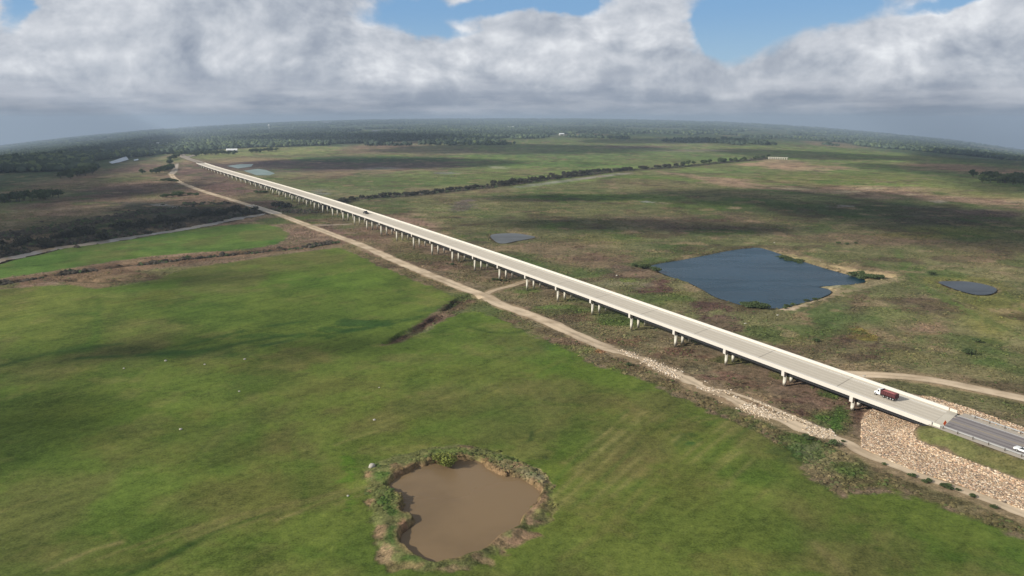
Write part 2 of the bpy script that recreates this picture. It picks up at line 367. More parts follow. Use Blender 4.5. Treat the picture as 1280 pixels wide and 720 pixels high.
patch([(1092,415),(1098,420),(1096,435),(1088,445),(1086,440),(1093,430)], (84,72,56), 2, 3, .8, .9)
ell(1078,418,8,6,(128,118,50),k=.6); ell(1160,378,40,10,(118,98,82),k=.65); ell(1165,415,24,22,(144,118,98),k=.7); ell(1120,392,30,8,(106,112,66),k=.6)
ell(1160,398,22,5,(98,106,54),k=.6); ell(1190,385,16,8,(104,88,74),k=.6); ell(1240,400,40,30,(116,116,62),k=.75,veg=.4); ell(1250,345,40,8,(128,118,84),k=.6)
ell(1130,440,40,8,(108,104,66),k=.6); ell(1060,450,40,12,(92,78,64),k=.6); ell(1020,432,24,8,(116,104,76),k=.6); ell(1240,446,50,14,(86,98,54),k=.6)
patch([(1118,312),(1124,312),(1142,345),(1168,362),(1230,395),(1300,430),(1300,436),(1225,400),(1160,366),(1134,345)], (92,108,56), 2, 3, .65, .3)
patch([(1150,352),(1160,347),(1200,345),(1240,350),(1256,361),(1246,371),(1222,373),(1190,366),(1165,359)], (116,112,64), 4, 5, .9, .5)
patch([(970,312),(1000,318),(1040,328),(1090,340),(1118,341),(1130,347),(1112,350),(1085,352),(1060,344),(1020,334),(975,318)], (148,126,98), 3, 5, .8, .5)
patch([(990,319),(1030,329),(1075,338),(1110,343),(1128,346),(1118,349),(1080,343),(1030,332),(990,322)], (196,168,128), 1.5, 3, .9, .1)
patch(SANDSPIT, (150,132,104), 2, 4, .85, .5, True)
patch([(975,387),(985,382.5),(1010,377),(1030,373),(1012,381),(990,387)], (196,178,148), 1, 2, .9, .1)
patch([(1018,356),(1035,353.5),(1056,355),(1048,359),(1034,361),(1022,359)], (206,186,158), 1, 1.5, .9, .1)
patch([(845,326.5),(882,321),(915,314.5),(940,311.5),(940,308),(900,312),(860,318),(816,328),(790,333),(800,336)], (112,94,70), 2, 3, .7, .8)
# -- under and in front of the bridge
patch([(430,285),(480,296),(560,325),(660,365),(760,405),(880,450),(1000,495),(1075,530),(1078,560),(1000,530),(880,475),(760,428),(660,388),(590,360),(520,330),(440,296)], (110,98,72), 4, 7, .9, .9)
for x, y, rx, ry, c in ((470,300,30,5,BR),(520,322,26,4,(96,96,60)),(560,335,26,5,(122,98,82)),(612,350,22,5,(116,98,76)),(650,362,16,4,(84,104,48)),(700,388,30,6,(84,106,50)),(735,400,24,6,(114,92,72)),
    (770,400,26,5,(90,104,52)),(790,425,30,6,(116,88,72)),(850,440,40,7,(104,76,66)),(905,470,34,8,(104,78,68)),(985,500,40,9,(102,72,66)),(1000,512,24,8,(92,64,60)),(940,482,30,7,(110,84,70)),
    (1000,470,34,6,(92,98,54)),(1040,495,12,8,(70,104,40)),(1048,520,10,14,(66,104,36)),(1030,508,8,8,(136,112,90)),(870,462,20,5,(120,112,84)),(930,452,30,5,(96,100,56)),(1075,525,5,16,(92,68,58)),(1066,500,10,5,(110,84,66)),(700,372,16,3,(132,112,86))):
    ell(x,y,rx,ry,c,k=.72,veg=.9)
# verge of the track on the field side
patch([(425,309),(435,306),(500,332),(560,356),(600,374),(660,400),(740,436),(820,464),(880,494),(960,524),(1060,562),(1130,595),(1200,618),(1300,655),(1300,680),(1204,645),(1155,625),(1122,615),(1076,615.5),(1053,621),(1025,608),(1001,583),(981,563),(940,537),(865,505),(800,473),(745,457),(700,435),(650,412),(600,390),(578,388),(540,358),(470,331)], (108,98,68), 2, 3, .95, .9)
for x, y, rx, ry, c in ((640,402,26,5,(112,86,74)),(700,428,24,5,(110,84,74)),(745,448,18,6,(118,104,84)),(800,468,24,5,(120,108,82)),(860,492,22,6,(98,90,66)),(920,515,26,7,(88,98,56)),(960,530,22,8,(100,106,72)),
    (1000,548,30,9,(78,98,48)),(1020,575,26,12,(104,104,76)),(1060,590,34,10,(84,98,52)),(1090,585,24,8,(118,96,80)),(1040,605,22,8,(124,108,86)),(1100,605,30,6,(96,98,58)),(1160,612,30,5,(118,108,78)),(1220,636,40,5,(122,110,82)),(1010,565,10,10,(124,118,92)),(540,356,20,4,(112,94,72)),(480,330,20,4,(108,92,70)),(755,440,8,3,(128,84,60)),(1120,588,20,3,(74,94,44)),(1180,606,30,3,(76,88,46))):
    ell(x,y,rx,ry,c,k=.65,veg=.9)
# -- fields
patch(FIELD, G1, 1.2, 1.6, 1, .12, True)
patch(CRESC, (86,110,48), 1.5, 2, 1, .12, True)
for x, y, rx, ry, c, k in ((100,318,110,5,(104,122,56),.6),(290,300,60,6,(98,120,50),.5),(345,300,14,5,(66,100,40),.7),(240,312,120,2,(64,94,36),.6),
    (60,395,90,26,(104,110,52),.6),(260,350,120,14,(92,112,44),.5),(210,372,40,9,(98,88,46),.5),(300,342,26,6,(66,84,34),.5),(440,360,70,16,(86,112,40),.5),(250,378,30,5,(66,88,34),.4),
    (150,440,90,9,(56,80,34),.6),(190,428,24,5,(42,68,32),.7),(250,443,70,6,(48,76,32),.6),(340,420,70,3,(52,82,34),.6),(470,405,50,5,(44,76,36),.7),(540,388,30,5,(52,84,40),.6),(430,412,34,3,(46,76,34),.6),
    (290,455,90,6,(96,102,44),.5),(140,446,40,7,(104,102,58),.5),(370,450,60,10,(98,90,52),.5),(60,470,60,14,(98,104,46),.5),(110,530,120,26,(88,100,38),.5),(30,560,60,40,(62,80,30),.4),(240,560,120,26,(96,90,50),.5),
    (330,620,120,30,(102,92,54),.45),(120,640,120,30,(70,86,34),.4),(100,700,100,18,(108,98,56),.5),(380,690,70,20,(70,92,34),.5),(420,480,80,14,(98,94,52),.45),(520,470,70,18,(92,100,44),.5),(560,510,60,16,(104,102,54),.4),
    (480,500,50,12,(88,104,40),.5),(500,450,50,10,(104,98,58),.5),(620,470,60,18,(94,98,48),.5),(700,500,60,20,(102,100,54),.4),(640,520,50,14,(82,104,38),.5),(740,470,60,14,(84,104,38),.6),(690,445,40,10,(84,108,42),.5),
    (820,540,70,24,(106,98,56),.45),(860,600,60,30,(96,96,48),.4),(760,590,50,20,(102,94,56),.45),(720,640,60,26,(86,94,40),.4),(900,560,50,16,(88,106,40),.5),(960,590,50,20,(74,100,36),.5),(1090,690,40,26,(122,106,70),.6),(1080,650,30,12,(96,106,46),.4),
    (1150,680,60,16,(78,98,38),.5),(1260,700,50,14,(72,98,38),.5),(1000,650,80,16,(84,96,42),.4),(950,700,80,16,(100,94,52),.4),(440,610,10,34,(76,108,30),.7),(700,590,14,30,(84,102,36),.5),(660,540,30,10,(100,100,50),.4),(560,550,60,6,(96,98,50),.5),
    (560,540,14,4,(66,86,36),.4),(850,548,10,8,(52,78,34),.5),(980,565,16,6,(52,84,36),.5),(685,498,8,5,(44,70,34),.6),(860,555,8,3,(48,84,40),.6),(640,424,22,2,(50,72,34),.5),(680,431,10,4,(60,88,38),.6),(646,437,9,3,(60,96,38),.6),
    (10,460,40,20,(86,92,46),.5),(20,600,30,40,(60,74,30),.4)):
    ell(x,y,rx,ry,c,k=k,veg=None)
# bare gully ground
patch([(-40,357),(0,351),(30,345),(80,337),(150,327),(220,320),(290,314.5),(340,310.5),(385,305.5),(420,300),(425,305),(400,310),(340,317),(260,326),(205,334),(170,340),(205,343),(200,348),(160,355),(120,361),(90,356),(60,352),(0,361),(-40,369)], (122,100,78), 1.5, 3, .95, .6)
patch([(480,431),(500,419),(530,403),(556,383),(575,373),(592,369),(598,373),(580,385),(560,395),(530,413),(500,426)], (104,82,66), 1, 2, .9, .9)
# muddy pond verge
patch(MUDRIM, (96,100,60), .8, 1.4, .95, .9, True)
for x, y, rx, ry, c in ((460,600,7,12,(140,114,86)),(462,625,6,12,(138,112,86)),(473,665,9,10,(150,124,96)),(485,690,14,8,(150,126,98)),(510,708,22,5,(128,112,78)),(505,655,8,6,(128,98,76)),(560,712,30,4,(134,116,88)),(600,700,16,5,(142,122,92)),
    (625,682,18,8,(140,118,90)),(650,668,16,9,(144,118,92)),(662,650,9,12,(150,122,98)),(675,625,9,14,(150,120,94)),(685,606,7,6,(126,112,80)),(650,582,12,3,(150,122,90)),(585,560,12,3,(130,112,84)),(560,566,20,3,(88,104,50)),(625,575,14,4,(72,92,40)),
    (662,592,10,4,(66,96,46)),(665,600,12,4,(120,122,92)),(495,590,9,9,(120,100,74)),(480,600,14,10,(74,100,44)),(487,635,14,16,(60,88,36)),(495,675,10,14,(50,80,32)),(520,700,20,5,(62,86,36)),(625,668,22,6,(98,92,66)),(690,636,5,14,(112,110,64))):
    ell(x,y,rx,ry,c,k=.75,veg=.95)
patch(STRIPL, (104,106,64), 1, 1, 1, .3, True)
ell(1180,548,24,6,(96,112,54),k=.5); ell(1240,575,40,5,(118,112,72),k=.5)
patch(RIPL, (150,128,106), .8, 1, 1, .05, True)
patch(RIPR, (150,128,106), .8, 1, 1, .05, True)
# far woodland floor
FOREST = at([(-150,262),(-60,248),(0,238),(30,231),(60,224),(90,218),(125,209),(150,203),(180,198),(205,194),(232,191),(262,187),(320,184.5),(400,183),(430,184),(470,178.5),(520,176.5),(560,175),(620,173),(690,171.5),(700,168.5),(730,166),(800,165.5),(870,167.5),(930,170),(1000,172),(1050,176),(1090,186),(1135,193),(1200,203),(1290,209),(1420,235),(1420,215),(1280,194.5),(1120,172),(960,156.5),(800,150.6),(640,148.9),(480,150.6),(320,155.4),(160,167),(0,187),(-150,215)])
patch(FOREST, (72,86,58), 40, 90, .9, .8, True)
STROKES = [  # line, colour, half width (m), strength
 ([(705,578),(735,558),(770,530),(782,518)],(136,128,78),.9,.5),([(722,584),(760,556),(800,525)],(128,124,74),.7,.4),([(620,566),(655,548),(700,525),(740,500)],(118,116,62),.9,.3),
 ([(665,540),(664,550),(670,562),(682,572)],(46,62,30),.8,.6),([(420,556),(450,545),(490,535)],(124,120,70),.8,.4),([(690,505),(760,505),(810,480)],(70,92,36),2,.3),
 ([(585,408),(610,415),(640,416),(660,413)],(60,76,34),1.6,.5),([(0,458),(40,447),(90,438),(150,430)],(48,72,30),1.8,.5),([(100,448),(180,444),(250,438),(330,424),(400,414)],(44,70,30),2.2,.55),
 ([(230,432),(280,420),(330,409),(380,402)],(46,74,32),1.8,.5),([(330,432),(400,420),(470,408),(540,392),(572,376)],(44,74,34),2.5,.6),([(0,640),(60,620),(130,604),(220,580)],(112,106,62),1,.3),
 ([(60,712),(110,690),(150,678)],(134,124,80),.8,.5),([(110,716),(200,700),(280,660),(350,640)],(62,84,32),1.2,.4),([(160,718),(190,706),(240,680)],(48,70,28),1,.5),([(345,650),(375,640)],(140,130,82),.6,.4),
 ([(590,506),(604,500),(640,478),(700,452)],(112,112,56),1.4,.3),([(520,540),(600,520),(680,500),(760,490),(800,500)],(74,96,36),2.5,.3),([(880,600),(910,575),(925,565)],(134,128,78),.8,.4),([(895,618),(930,585),(942,574)],(124,120,72),.7,.35),
 ([(800,640),(840,600),(870,575)],(122,116,68),.9,.35),([(560,640),(700,640)],(90,96,40),.1,.0),([(700,700),(760,660),(800,612)],(112,106,60),1,.3),([(920,640),(940,628),(960,612)],(120,116,66),.8,.3),([(1000,684),(1050,668),(1100,660),(1160,668)],(78,92,40),2,.3),
 ([(1020,680),(1060,720)],(120,108,72),1.5,.3),([(338,520),(345,560),(350,600)],(106,106,50),.6,.25),([(0,400),(60,392),(120,392),(122,372)],(70,90,36),1.6,.35),([(0,372),(60,378),(110,380)],(104,112,54),2,.3),
 ([(365,555),(380,600),(382,650),(372,700)],(74,92,36),.8,.3),([(80,396),(118,392),(120,420),(105,440)],(72,98,36),2.2,.4),([(190,352),(280,345),(330,335)],(104,118,52),3,.3),
 ([(1230,380),(1226,410),(1220,440)],(122,116,70),1,.4),([(1098,415),(1150,418),(1190,416)],(128,106,76),.8,.5),([(1134,345),(1170,362),(1240,398)],(120,118,78),.8,.5),([(1255,364),(1270,378),(1285,395)],(96,104,54),1.2,.5),
 ([(1040,372),(1000,392),(990,400)],(130,112,84),.8,.4),([(640,318),(700,330),(760,336),(800,333)],(96,82,62),1,.5),([(0,292),(60,283),(110,274),(150,262),(190,255),(240,249)],(58,54,44),3,.7),([(110,281),(170,272),(220,262),(300,258)],(64,60,48),3,.5),
 ([(40,306),(90,292),(130,282)],(52,50,42),3,.5),([(560,330),(600,342),(660,352)],(90,80,60),1.5,.4),([(720,300),(780,305),(840,302),(900,300)],(94,84,66),3,.3),([(930,230),(1000,240),(1090,252),(1180,268),(1290,285)],(92,78,64),6,.5)]
for k in range(11):
    STROKES.append(([(640+k*25, 655-k*7), (695+k*25, 600-k*6), (748+k*24, 545-k*3), (785+k*22, 512+k*2)], (128, 122, 74) if k % 3 else (70, 92, 38), .75, .34))
for k in range(6):
    STROKES.append(([(120+k*60, 700-k*14), (210+k*60, 668-k*14), (310+k*60, 640-k*14)], (122, 114, 70), .7, .3))
STROKES = [(smooth(at(a), 4), cc(*b), w, min(k*1.35, .8)) for a, b, w, k in STROKES]
TRACKS = [(DIRT, 3.3), (DIRTB, 1.4), (SPUR, 2.2), (SPUR2, 2.0), (RDIRT, 3.2), (FARRD, 4.0)]
BBX = [(p[0].min(0), p[0].max(0)) for p in PATCH]

def paint(x, y):
    x = np.asarray(x, float); y = np.asarray(y, float); r = np.hypot(x, y)
    n1 = fbm(x, y*.6, 160, 4, 1); n2 = fbm(x, y*.6, 55, 4, 2); n3 = fbm(x, y, 14, 3, 3)
    big = fbm(x, y*.5, 700, 4, 4)
    c = np.empty(x.shape+(3,)); veg = np.full(x.shape, .6)
    a, b, d = cc(*OL), cc(*BR), cc(*PG)
    t = sst(.42, .62, n1)[..., None]; c[:] = a*(1-t)+b*t
    t = (np.clip(sst(.5, .68, n2*.5+big*.5)*.7+.6*sst(500, 1300, r)*(x > -100), 0, .9))[..., None]; c = c*(1-t)+d*t
    far = sst(2300, 4500, r)[..., None]; ff = np.where((fbm(x, y*.35, 900, 4, 9) > .47)[..., None], cc(60, 76, 46), cc(112, 112, 78)); c = c*(1-far)+ff*far
    j0 = (fbm(x, y, 2.6, 3, 8)-.5)*(r < 1000); j1 = fbm(x, y, 9, 3, 5)-.5; j2 = fbm(x, y, 45, 3, 6)-.5; j3 = fbm(x, y, 200, 3, 7)-.5
    for (P, col, soft, jit, k, vg), (mn, mx) in zip(PATCH, BBX):
        m = 2*jit+2*soft
        s = (x > mn[0]-m) & (x < mx[0]+m) & (y > mn[1]-m) & (y < mx[1]+m)
        if not s.any(): continue
        d = poly_sd(x[s], y[s], P)
        jj = j0[s]*min(jit, 3.5)*2.4+j1[s]*min(jit, 9)*2.2+(j2[s]*min(jit, 45)*1.6 if jit > 6 else 0)+(j3[s]*jit if jit > 40 else 0)
        w = sst(-soft, soft, d+jj)*k
        c[s] = c[s]*(1-w[:, None])+col*w[:, None]
        if vg is not None: veg[s] = veg[s]*(1-w)+vg*w
    # natural variation
    fl = 1-np.clip((veg-.12)/.5, 0, 1)
    am = .30*(1-fl)+.16*fl
    vv = 1+am*((n2-.5)*1.6+(n3-.5)*1.5)
    c = c*vv[..., None]
    f_ = (fl*(r < 1300))
    w = (sst(.47, .66, fbm(x, y*.7, 34, 5, 17, .6))*.55*f_)[..., None]; c = c*(1-w)+cc(102, 95, 58)*w
    w = (sst(.50, .68, fbm(x+300, y*.7, 26, 5, 18, .6))*.42*f_)[..., None]; c = c*(1-w)+cc(62, 84, 32)*w
    w = (sst(.60, .76, fbm(x+90, y, 13, 4, 19, .6))*.35*f_)[..., None]; c = c*(1-w)+cc(118, 112, 66)*w
    hs = ((fbm(x*.94+y*.34, y*.5-x*.2, 60, 4, 12)-.5)*.9)
    c[..., 0] *= 1+hs*.38; c[..., 2] *= 1+hs*.30
    # rank weeds and bare spots in scrub
    w = (sst(.58, .72, fbm(x, y, 22, 4, 14))*.5*(veg > .4))[..., None]; c = c*(1-w)+cc(84, 64, 56)*w
    w = (sst(.60, .74, fbm(x, y, 30, 4, 15))*.5*(veg > .4))[..., None]; c = c*(1-w)+cc(66, 92, 40)*w
    w = (sst(.64, .75, fbm(x, y, 17, 4, 16))*.5*(veg > .4))[..., None]; c = c*(1-w)+cc(146, 124, 98)*w
    for P, col, hw, k in STROKES:
        mn, mx = P.min(0)-hw*4-2, P.max(0)+hw*4+2
        s = (x > mn[0]) & (x < mx[0]) & (y > mn[1]) & (y < mx[1])
        if not s.any(): continue
        d = line_d(x[s], y[s], P); w = np.exp(-(d/hw)**2)*k*sst(.25, .55, fbm(x[s], y[s], 12, 3, 20)); c[s] = c[s]*(1-w[:, None])+col*w[:, None]
    # banks: gullies, ditch and creek darkened, river and pond margins toned brown
    for P, w_, cl in ((GULLY, 3.5, (66, 56, 42)), (GULLY2, 2.5, (66, 56, 42)), (DITCH, 2.2, (62, 46, 40))):
        mn, mx = P.min(0)-20, P.max(0)+20
        s = (x > mn[0]) & (x < mx[0]) & (y > mn[1]) & (y < mx[1])
        if not s.any(): continue
        d = line_d(x[s], y[s], P)+(fbm(x[s], y[s], 10, 3, 22)-.5)*9
        w = np.exp(-(d/w_)**2)*.8*sst(.38, .55, fbm(x[s], y[s], 7, 3, 23)); c[s] = c[s]*(1-w[:, None])+cc(*cl)*w[:, None]
        veg[s] = np.maximum(veg[s], w)
    for P, w_, in ((RIVC, 26.), (CREEK, 17.)):
        mn, mx = P.min(0)-60, P.max(0)+60
        s = (x > mn[0]) & (x < mx[0]) & (y > mn[1]) & (y < mx[1])
        if not s.any(): continue
        d = line_d(x[s], y[s], P)+(fbm(x[s], y[s], 30, 3, 25)-.5)*14
        if P is RIVC:
            w = sst(RIVW+5, RIVW-2, d)*.85; c[s] = c[s]*(1-w[:, None])+cc(134, 118, 98)*w[:, None]
        else:
            w = np.exp(-(d/w_)**2)*.9; c[s] = c[s]*(1-w[:, None])+cc(64, 56, 44)*w[:, None]
        veg[s] = np.maximum(veg[s], w)
    for P, ex in ((MUD, 2.4), (BLUE, 2.5), (GREY, 3), (RPOND, 2.5)):
        mn, mx = P.min(0)-10, P.max(0)+10
        s = (x > mn[0]) & (x < mx[0]) & (y > mn[1]) & (y < mx[1])
        if not s.any(): continue
        d = poly_sd(x[s], y[s], P)+(fbm(x[s], y[s], 3, 3, 26)-.5)*2.0
        w = sst(-ex, -.2, d)*.8; c[s] = c[s]*(1-w[:, None])+(cc(130, 104, 78) if P is MUD else cc(112, 98, 74))*w[:, None]
    for P, hw in TRACKS:
        mn, mx = P.min(0)-20, P.max(0)+20
        s = (x > mn[0]) & (x < mx[0]) & (y > mn[1]) & (y < mx[1])
        if not s.any(): continue
        d = line_d(x[s], y[s], P)+(fbm(x[s], y[s], 5, 3, 27)-.5)*3.2
        w = sst(hw+2.2, hw-.3, d)*.8; c[s] = c[s]*(1-w[:, None])+cc(148, 128, 100)*w[:, None]; veg[s] *= 1-w
    return np.clip(c, .004, .8), veg

def ground_z(x, y):
    x = np.asarray(x, float); y = np.asarray(y, float)
    z = base_z(x, y)
    r = np.hypot(x, y)
    z = z+(fbm(x, y, 120, 3, 30)-.5)*.5*sst(0, 40, np.abs(uv_of(x, y)[1]))*sst(120, 260, r)*(r < 1800)
    def inside(P, depth, ramp, wob):
        nonlocal z
        mn, mx = P.min(0)-12, P.max(0)+12
        s = (x > mn[0]) & (x < mx[0]) & (y > mn[1]) & (y < mx[1])
        if s.any():
            d = poly_sd(x[s], y[s], P)+(fbm(x[s], y[s], 4, 2, 31)-.5)*wob
            w = sst(-ramp, ramp*.3, d); z[s] = z[s]*(1-w)+(-depth)*w
    # rim of the muddy pond is hummocky
    s = np.hypot(x-MUD[:, 0].mean(), y-MUD[:, 1].mean()) < 90
    if s.any():
        d = poly_sd(x[s], y[s], MUDRIM); z[s] += sst(0, 3, d)*(.15+fbm(x[s], y[s], 4, 3, 33)*.9)
    inside(MUD, 1.9, 1.2, 2.2); inside(BLUE, 2.0, 2.5, 2); inside(GREY, 1, 3, 2); inside(RPOND, 1, 3, 1)
    for P, hw, dep, nz in ((GULLY, 2.5, 1.5, 3.), (GULLY2, 1.5, 1.2, 2.), (DITCH, 1.2, 1.0, 1.)):
        mn, mx = P.min(0)-20, P.max(0)+20
        s = (x > mn[0]) & (x < mx[0]) & (y > mn[1]) & (y < mx[1])
        if s.any():
            d = line_d(x[s], y[s], P)+(fbm(x[s], y[s], 14, 3, 22)-.5)*9; z[s] -= sst(hw+1.2, hw-.6, d)*dep
    mn, mx = RIVC.min(0)-60, RIVC.max(0)+60
    s = (x > mn[0]) & (x < mx[0]) & (y > mn[1]) & (y < mx[1])
    if s.any():
        d = line_d(x[s], y[s], RIVC)+(fbm(x[s], y[s], 20, 3, 34)-.5)*4
        z[s] = z[s]-sst(RIVW+8, RIVW-1, d)*3.2
    return z

# ------------------------------------------------------------------ mesh helpers
def mesh_from(name, V, F, smooth_=False):
    """V (n,3); F (m,3) or (m,4) array or list of arrays"""
    V = np.asarray(V, np.float32); me = bpy.data.meshes.new(name)
    if isinstance(F, np.ndarray):
        k = F.shape[1]; idx = F.astype(np.int32).ravel(); ls = np.arange(len(F), dtype=np.int32)*k
    else:
        idx = np.concatenate([np.asarray(f) for f in F]).astype(np.int32); ln = np.array([len(f) for f in F]); ls = np.concatenate([[0], np.cumsum(ln)[:-1]]).astype(np.int32)
    me.vertices.add(len(V)); me.vertices.foreach_set('co', V.ravel())
    me.loops.add(len(idx)); me.loops.foreach_set('vertex_index', idx)
    me.polygons.add(len(ls)); me.polygons.foreach_set('loop_start', ls)
    if smooth_: me.polygons.foreach_set('use_smooth', np.ones(len(ls), bool))
    me.update(calc_edges=True)
    return me
def vcol(me, c, name='col'):
    a = me.attributes.new(name, 'FLOAT_COLOR', 'POINT')
    c = np.asarray(c, np.float32)
    if c.shape[1] == 3: c = np.hstack([c, np.ones((len(c), 1), np.float32)])
    a.data.foreach_set('color', c.ravel())
def obj(name, me, mat=None, parent=None):
    o = bpy.data.objects.new(name, me); COL.objects.link(o)
    if mat is not None: me.materials.append(mat)
    if parent is not None: o.parent = parent
    return o
def tag(o, label=None, cat=None, group=None, kind=None):
    if label: o['label'] = label
    if cat: o['category'] = cat
    if group: o['group'] = group
    if kind: o['kind'] = kind
    return o
def empty(name, loc, rz=0, **k):
    o = bpy.data.objects.new(name, None); COL.objects.link(o); o.location = loc; o.rotation_euler = (0, 0, rz)
    o.empty_display_size = .5
    return tag(o, **k)
class MB:
    def __init__(s): s.v = []; s.f = []
    def add(s, V, F):
        b = len(s.v); s.v += [tuple(map(float, q)) for q in V]; s.f += [tuple(int(i)+b for i in f) for f in F]; return s
    def box(s, x0, x1, y0, y1, z0, z1, taper=0, bev=0.0):
        t = taper
        if bev <= 0:
            V = [(x0, y0, z0), (x1, y0, z0), (x1, y1, z0), (x0, y1, z0), (x0+t, y0+t, z1), (x1-t, y0+t, z1), (x1-t, y1-t, z1), (x0+t, y1-t, z1)]
            return s.add(V, [(3, 2, 1, 0), (4, 5, 6, 7), (0, 1, 5, 4), (1, 2, 6, 5), (2, 3, 7, 6), (3, 0, 4, 7)])
        pts = []
        for z, q in ((z0, bev), (z0+bev, 0), (z1-bev, t), (z1, t+bev)):
            pts.append([(x0+q+bev, y0+q, z), (x1-q-bev, y0+q, z), (x1-q, y0+q+bev, z), (x1-q, y1-q-bev, z), (x1-q-bev, y1-q, z), (x0+q+bev, y1-q, z), (x0+q, y1-q-bev, z), (x0+q, y0+q+bev, z)])
        V = sum(pts, []); F = [tuple(range(7, -1, -1)), tuple(range(24, 32))]
        for k in range(3):
            for i in range(8): j = (i+1) % 8; F.append((k*8+i, k*8+j, k*8+8+j, k*8+8+i))
        return s.add(V, F)
    def cyl(s, p, q, r0, r1=None, n=10, caps=True):
        r1 = r0 if r1 is None else r1; p = Vector(p); q = Vector(q); d = (q-p).normalized()
        a = d.orthogonal().normalized(); b = d.cross(a)
        V = [p+(a*math.cos(t)+b*math.sin(t))*r0 for t in (2*math.pi*i/n for i in range(n))]+[q+(a*math.cos(t)+b*math.sin(t))*r1 for t in (2*math.pi*i/n for i in range(n))]
        F = [(i, (i+1) % n, n+(i+1) % n, n+i) for i in range(n)]
        if caps: F += [tuple(range(n-1, -1, -1)), tuple(range(n, 2*n))]
        return s.add(V, F)
    def loft(s, rings):
        n = len(rings[0]); V = sum([list(r) for r in rings], []); F = []
        for k in range(len(rings)-1):
            for i in range(n): j = (i+1) % n; F.append((k*n+i, k*n+j, (k+1)*n+j, (k+1)*n+i))
        F += [tuple(range(n-1, -1, -1)), tuple(range((len(rings)-1)*n, len(rings)*n))]
        return s.add(V, F)
    def build(s, name, mat, parent=None, smooth_=False):
        me = bpy.data.meshes.new(name); me.from_pydata(s.v, [], s.f); me.update()
        if smooth_: me.polygons.foreach_set('use_smooth', np.ones(len(s.f), bool))
        return obj(name, me, mat, parent)

# ------------------------------------------------------------------ materials
def material(name, color, rough=.8, spec=.3, var=.15, scale=1.0, detail=5, metal=0, bump=0, coat=0, attr=None, attrvar=None, dist=0, second=None, secscale=.1, objrand=0):
    m = bpy.data.materials.new(name); m.use_nodes = True; nt = m.node_tree
    b = nt.nodes['Principled BSDF']; b.inputs['Roughness'].default_value = rough
    b.inputs['Specular IOR Level'].default_value = spec; b.inputs['Metallic'].default_value = metal
    if coat: b.inputs['Coat Weight'].default_value = coat
    geo = nt.nodes.new('ShaderNodeNewGeometry'); tcx = nt.nodes.new('ShaderNodeTexCoord')
    pos = geo.outputs['Position'] if scale < 1.2 else tcx.outputs['Object']
    nz = noise(nt, pos, scale, detail, .6, 2.0, dist)
    if attr:
        a = nt.nodes.new('ShaderNodeAttribute'); a.attribute_name = attr; base = a.outputs['Color']
    else:
        rgb = nt.nodes.new('ShaderNodeRGB'); rgb.outputs[0].default_value = tuple(color)+(1,); base = rgb.outputs[0]
    if second is not None:
        base = mixc(nt, noise(nt, pos, secscale, 4, .55).step(.42, .62), base, second)
    f = (nz-.5)*(var*4)+1.0
    if objrand:
        oi = nt.nodes.new('ShaderNodeObjectInfo'); f = f*((X(nt, oi.outputs['Random'])-.5)*(2*objrand)+1.0)
    g = nt.nodes.new('ShaderNodeCombineXYZ')
    for i in range(3): nt.links.new(f.s, g.inputs[i])
    out = mixc(nt, 1.0, base, g.outputs[0], 'MULTIPLY')
    if name in ('dirt', 'gravel', 'grey_gravel'):
        ra = nt.nodes.new('ShaderNodeAttribute'); ra.attribute_name = 'rut'; out = mixc(nt, 1.0, out, ra.outputs['Color'], 'MULTIPLY')
    nt.links.new(out, b.inputs['Base Color'])
    if bump:
        bn = nt.nodes.new('ShaderNodeBump'); bn.inputs['Strength'].default_value = .6; bn.inputs['Distance'].default_value = bump
        nt.links.new(nz.s, bn.inputs['Height']); nt.links.new(bn.outputs[0], b.inputs['Normal'])
    return m

# ground: vertex painted colour, broken up by noise whose strength follows vegetation roughness
def ground_material():
    m = bpy.data.materials.new('ground'); m.use_nodes = True; nt = m.node_tree; b = nt.nodes['Principled BSDF']
    b.inputs['Roughness'].default_value = 1; b.inputs['Specular IOR Level'].default_value = .05
    a = nt.nodes.new('ShaderNodeAttribute'); a.attribute_name = 'col'
    veg = X(nt, a.outputs['Alpha']); geo = nt.nodes.new('ShaderNodeNewGeometry'); pos = geo.outputs['Position']
    sp = nt.nodes.new('ShaderNodeSeparateXYZ'); nt.links.new(pos, sp.inputs[0]); px, py = X(nt, sp.outputs[0]), X(nt, sp.outputs[1])
    fine = noise(nt, pos, .55, 6, .68)
    grain = noise(nt, pos, 2.2, 3, .6)
    mid = noise(nt, pos, .07, 5, .6, 2.0, .6)
    str_ = noise(nt, vec(nt, (px*.62+py*.78)*.03, (py*.62-px*.78)*.28, 0.0), 1.0, 5, .65, 2.0, .5)
    big = noise(nt, vec(nt, px, py*.45, 0.0), .012, 5, .6, 2.0, 1.0)
    f = .985+(fine-.5)*(veg*1.9+1.25)+(mid-.5)*(veg*1.1+.9)+(str_-.5)*.8+(grain-.5)*.95+(big-.5)*(veg*.8+.35)
    g = nt.nodes.new('ShaderNodeCombineXYZ')
    w = (mid-.5)*.5+(fine-.5)*.35
    nt.links.new((f*(1.0+w*.5)).max(.15).s, g.inputs[0]); nt.links.new(f.max(.15).s, g.inputs[1]); nt.links.new((f*(1.0+w*.35)).max(.15).s, g.inputs[2])
    nt.links.new(mixc(nt, 1.0, a.outputs['Color'], g.outputs[0], 'MULTIPLY'), b.inputs['Base Color'])
    bn = nt.nodes.new('ShaderNodeBump'); bn.inputs['Strength'].default_value = .55; bn.inputs['Distance'].default_value = .9
    nt.links.new((fine*(veg+.22)).s, bn.inputs['Height']); nt.links.new(bn.outputs[0], b.inputs['Normal'])
    return m
M = {}
M['ground'] = ground_material()
M['concrete'] = material('concrete', lin((196,187,170), .92), .85, .2, .05, .35, second=lin((176,168,152), .92), secscale=.09)
M['parapet'] = material('parapet_concrete', lin((210,203,192), .84), .8, .2, .03, .6)
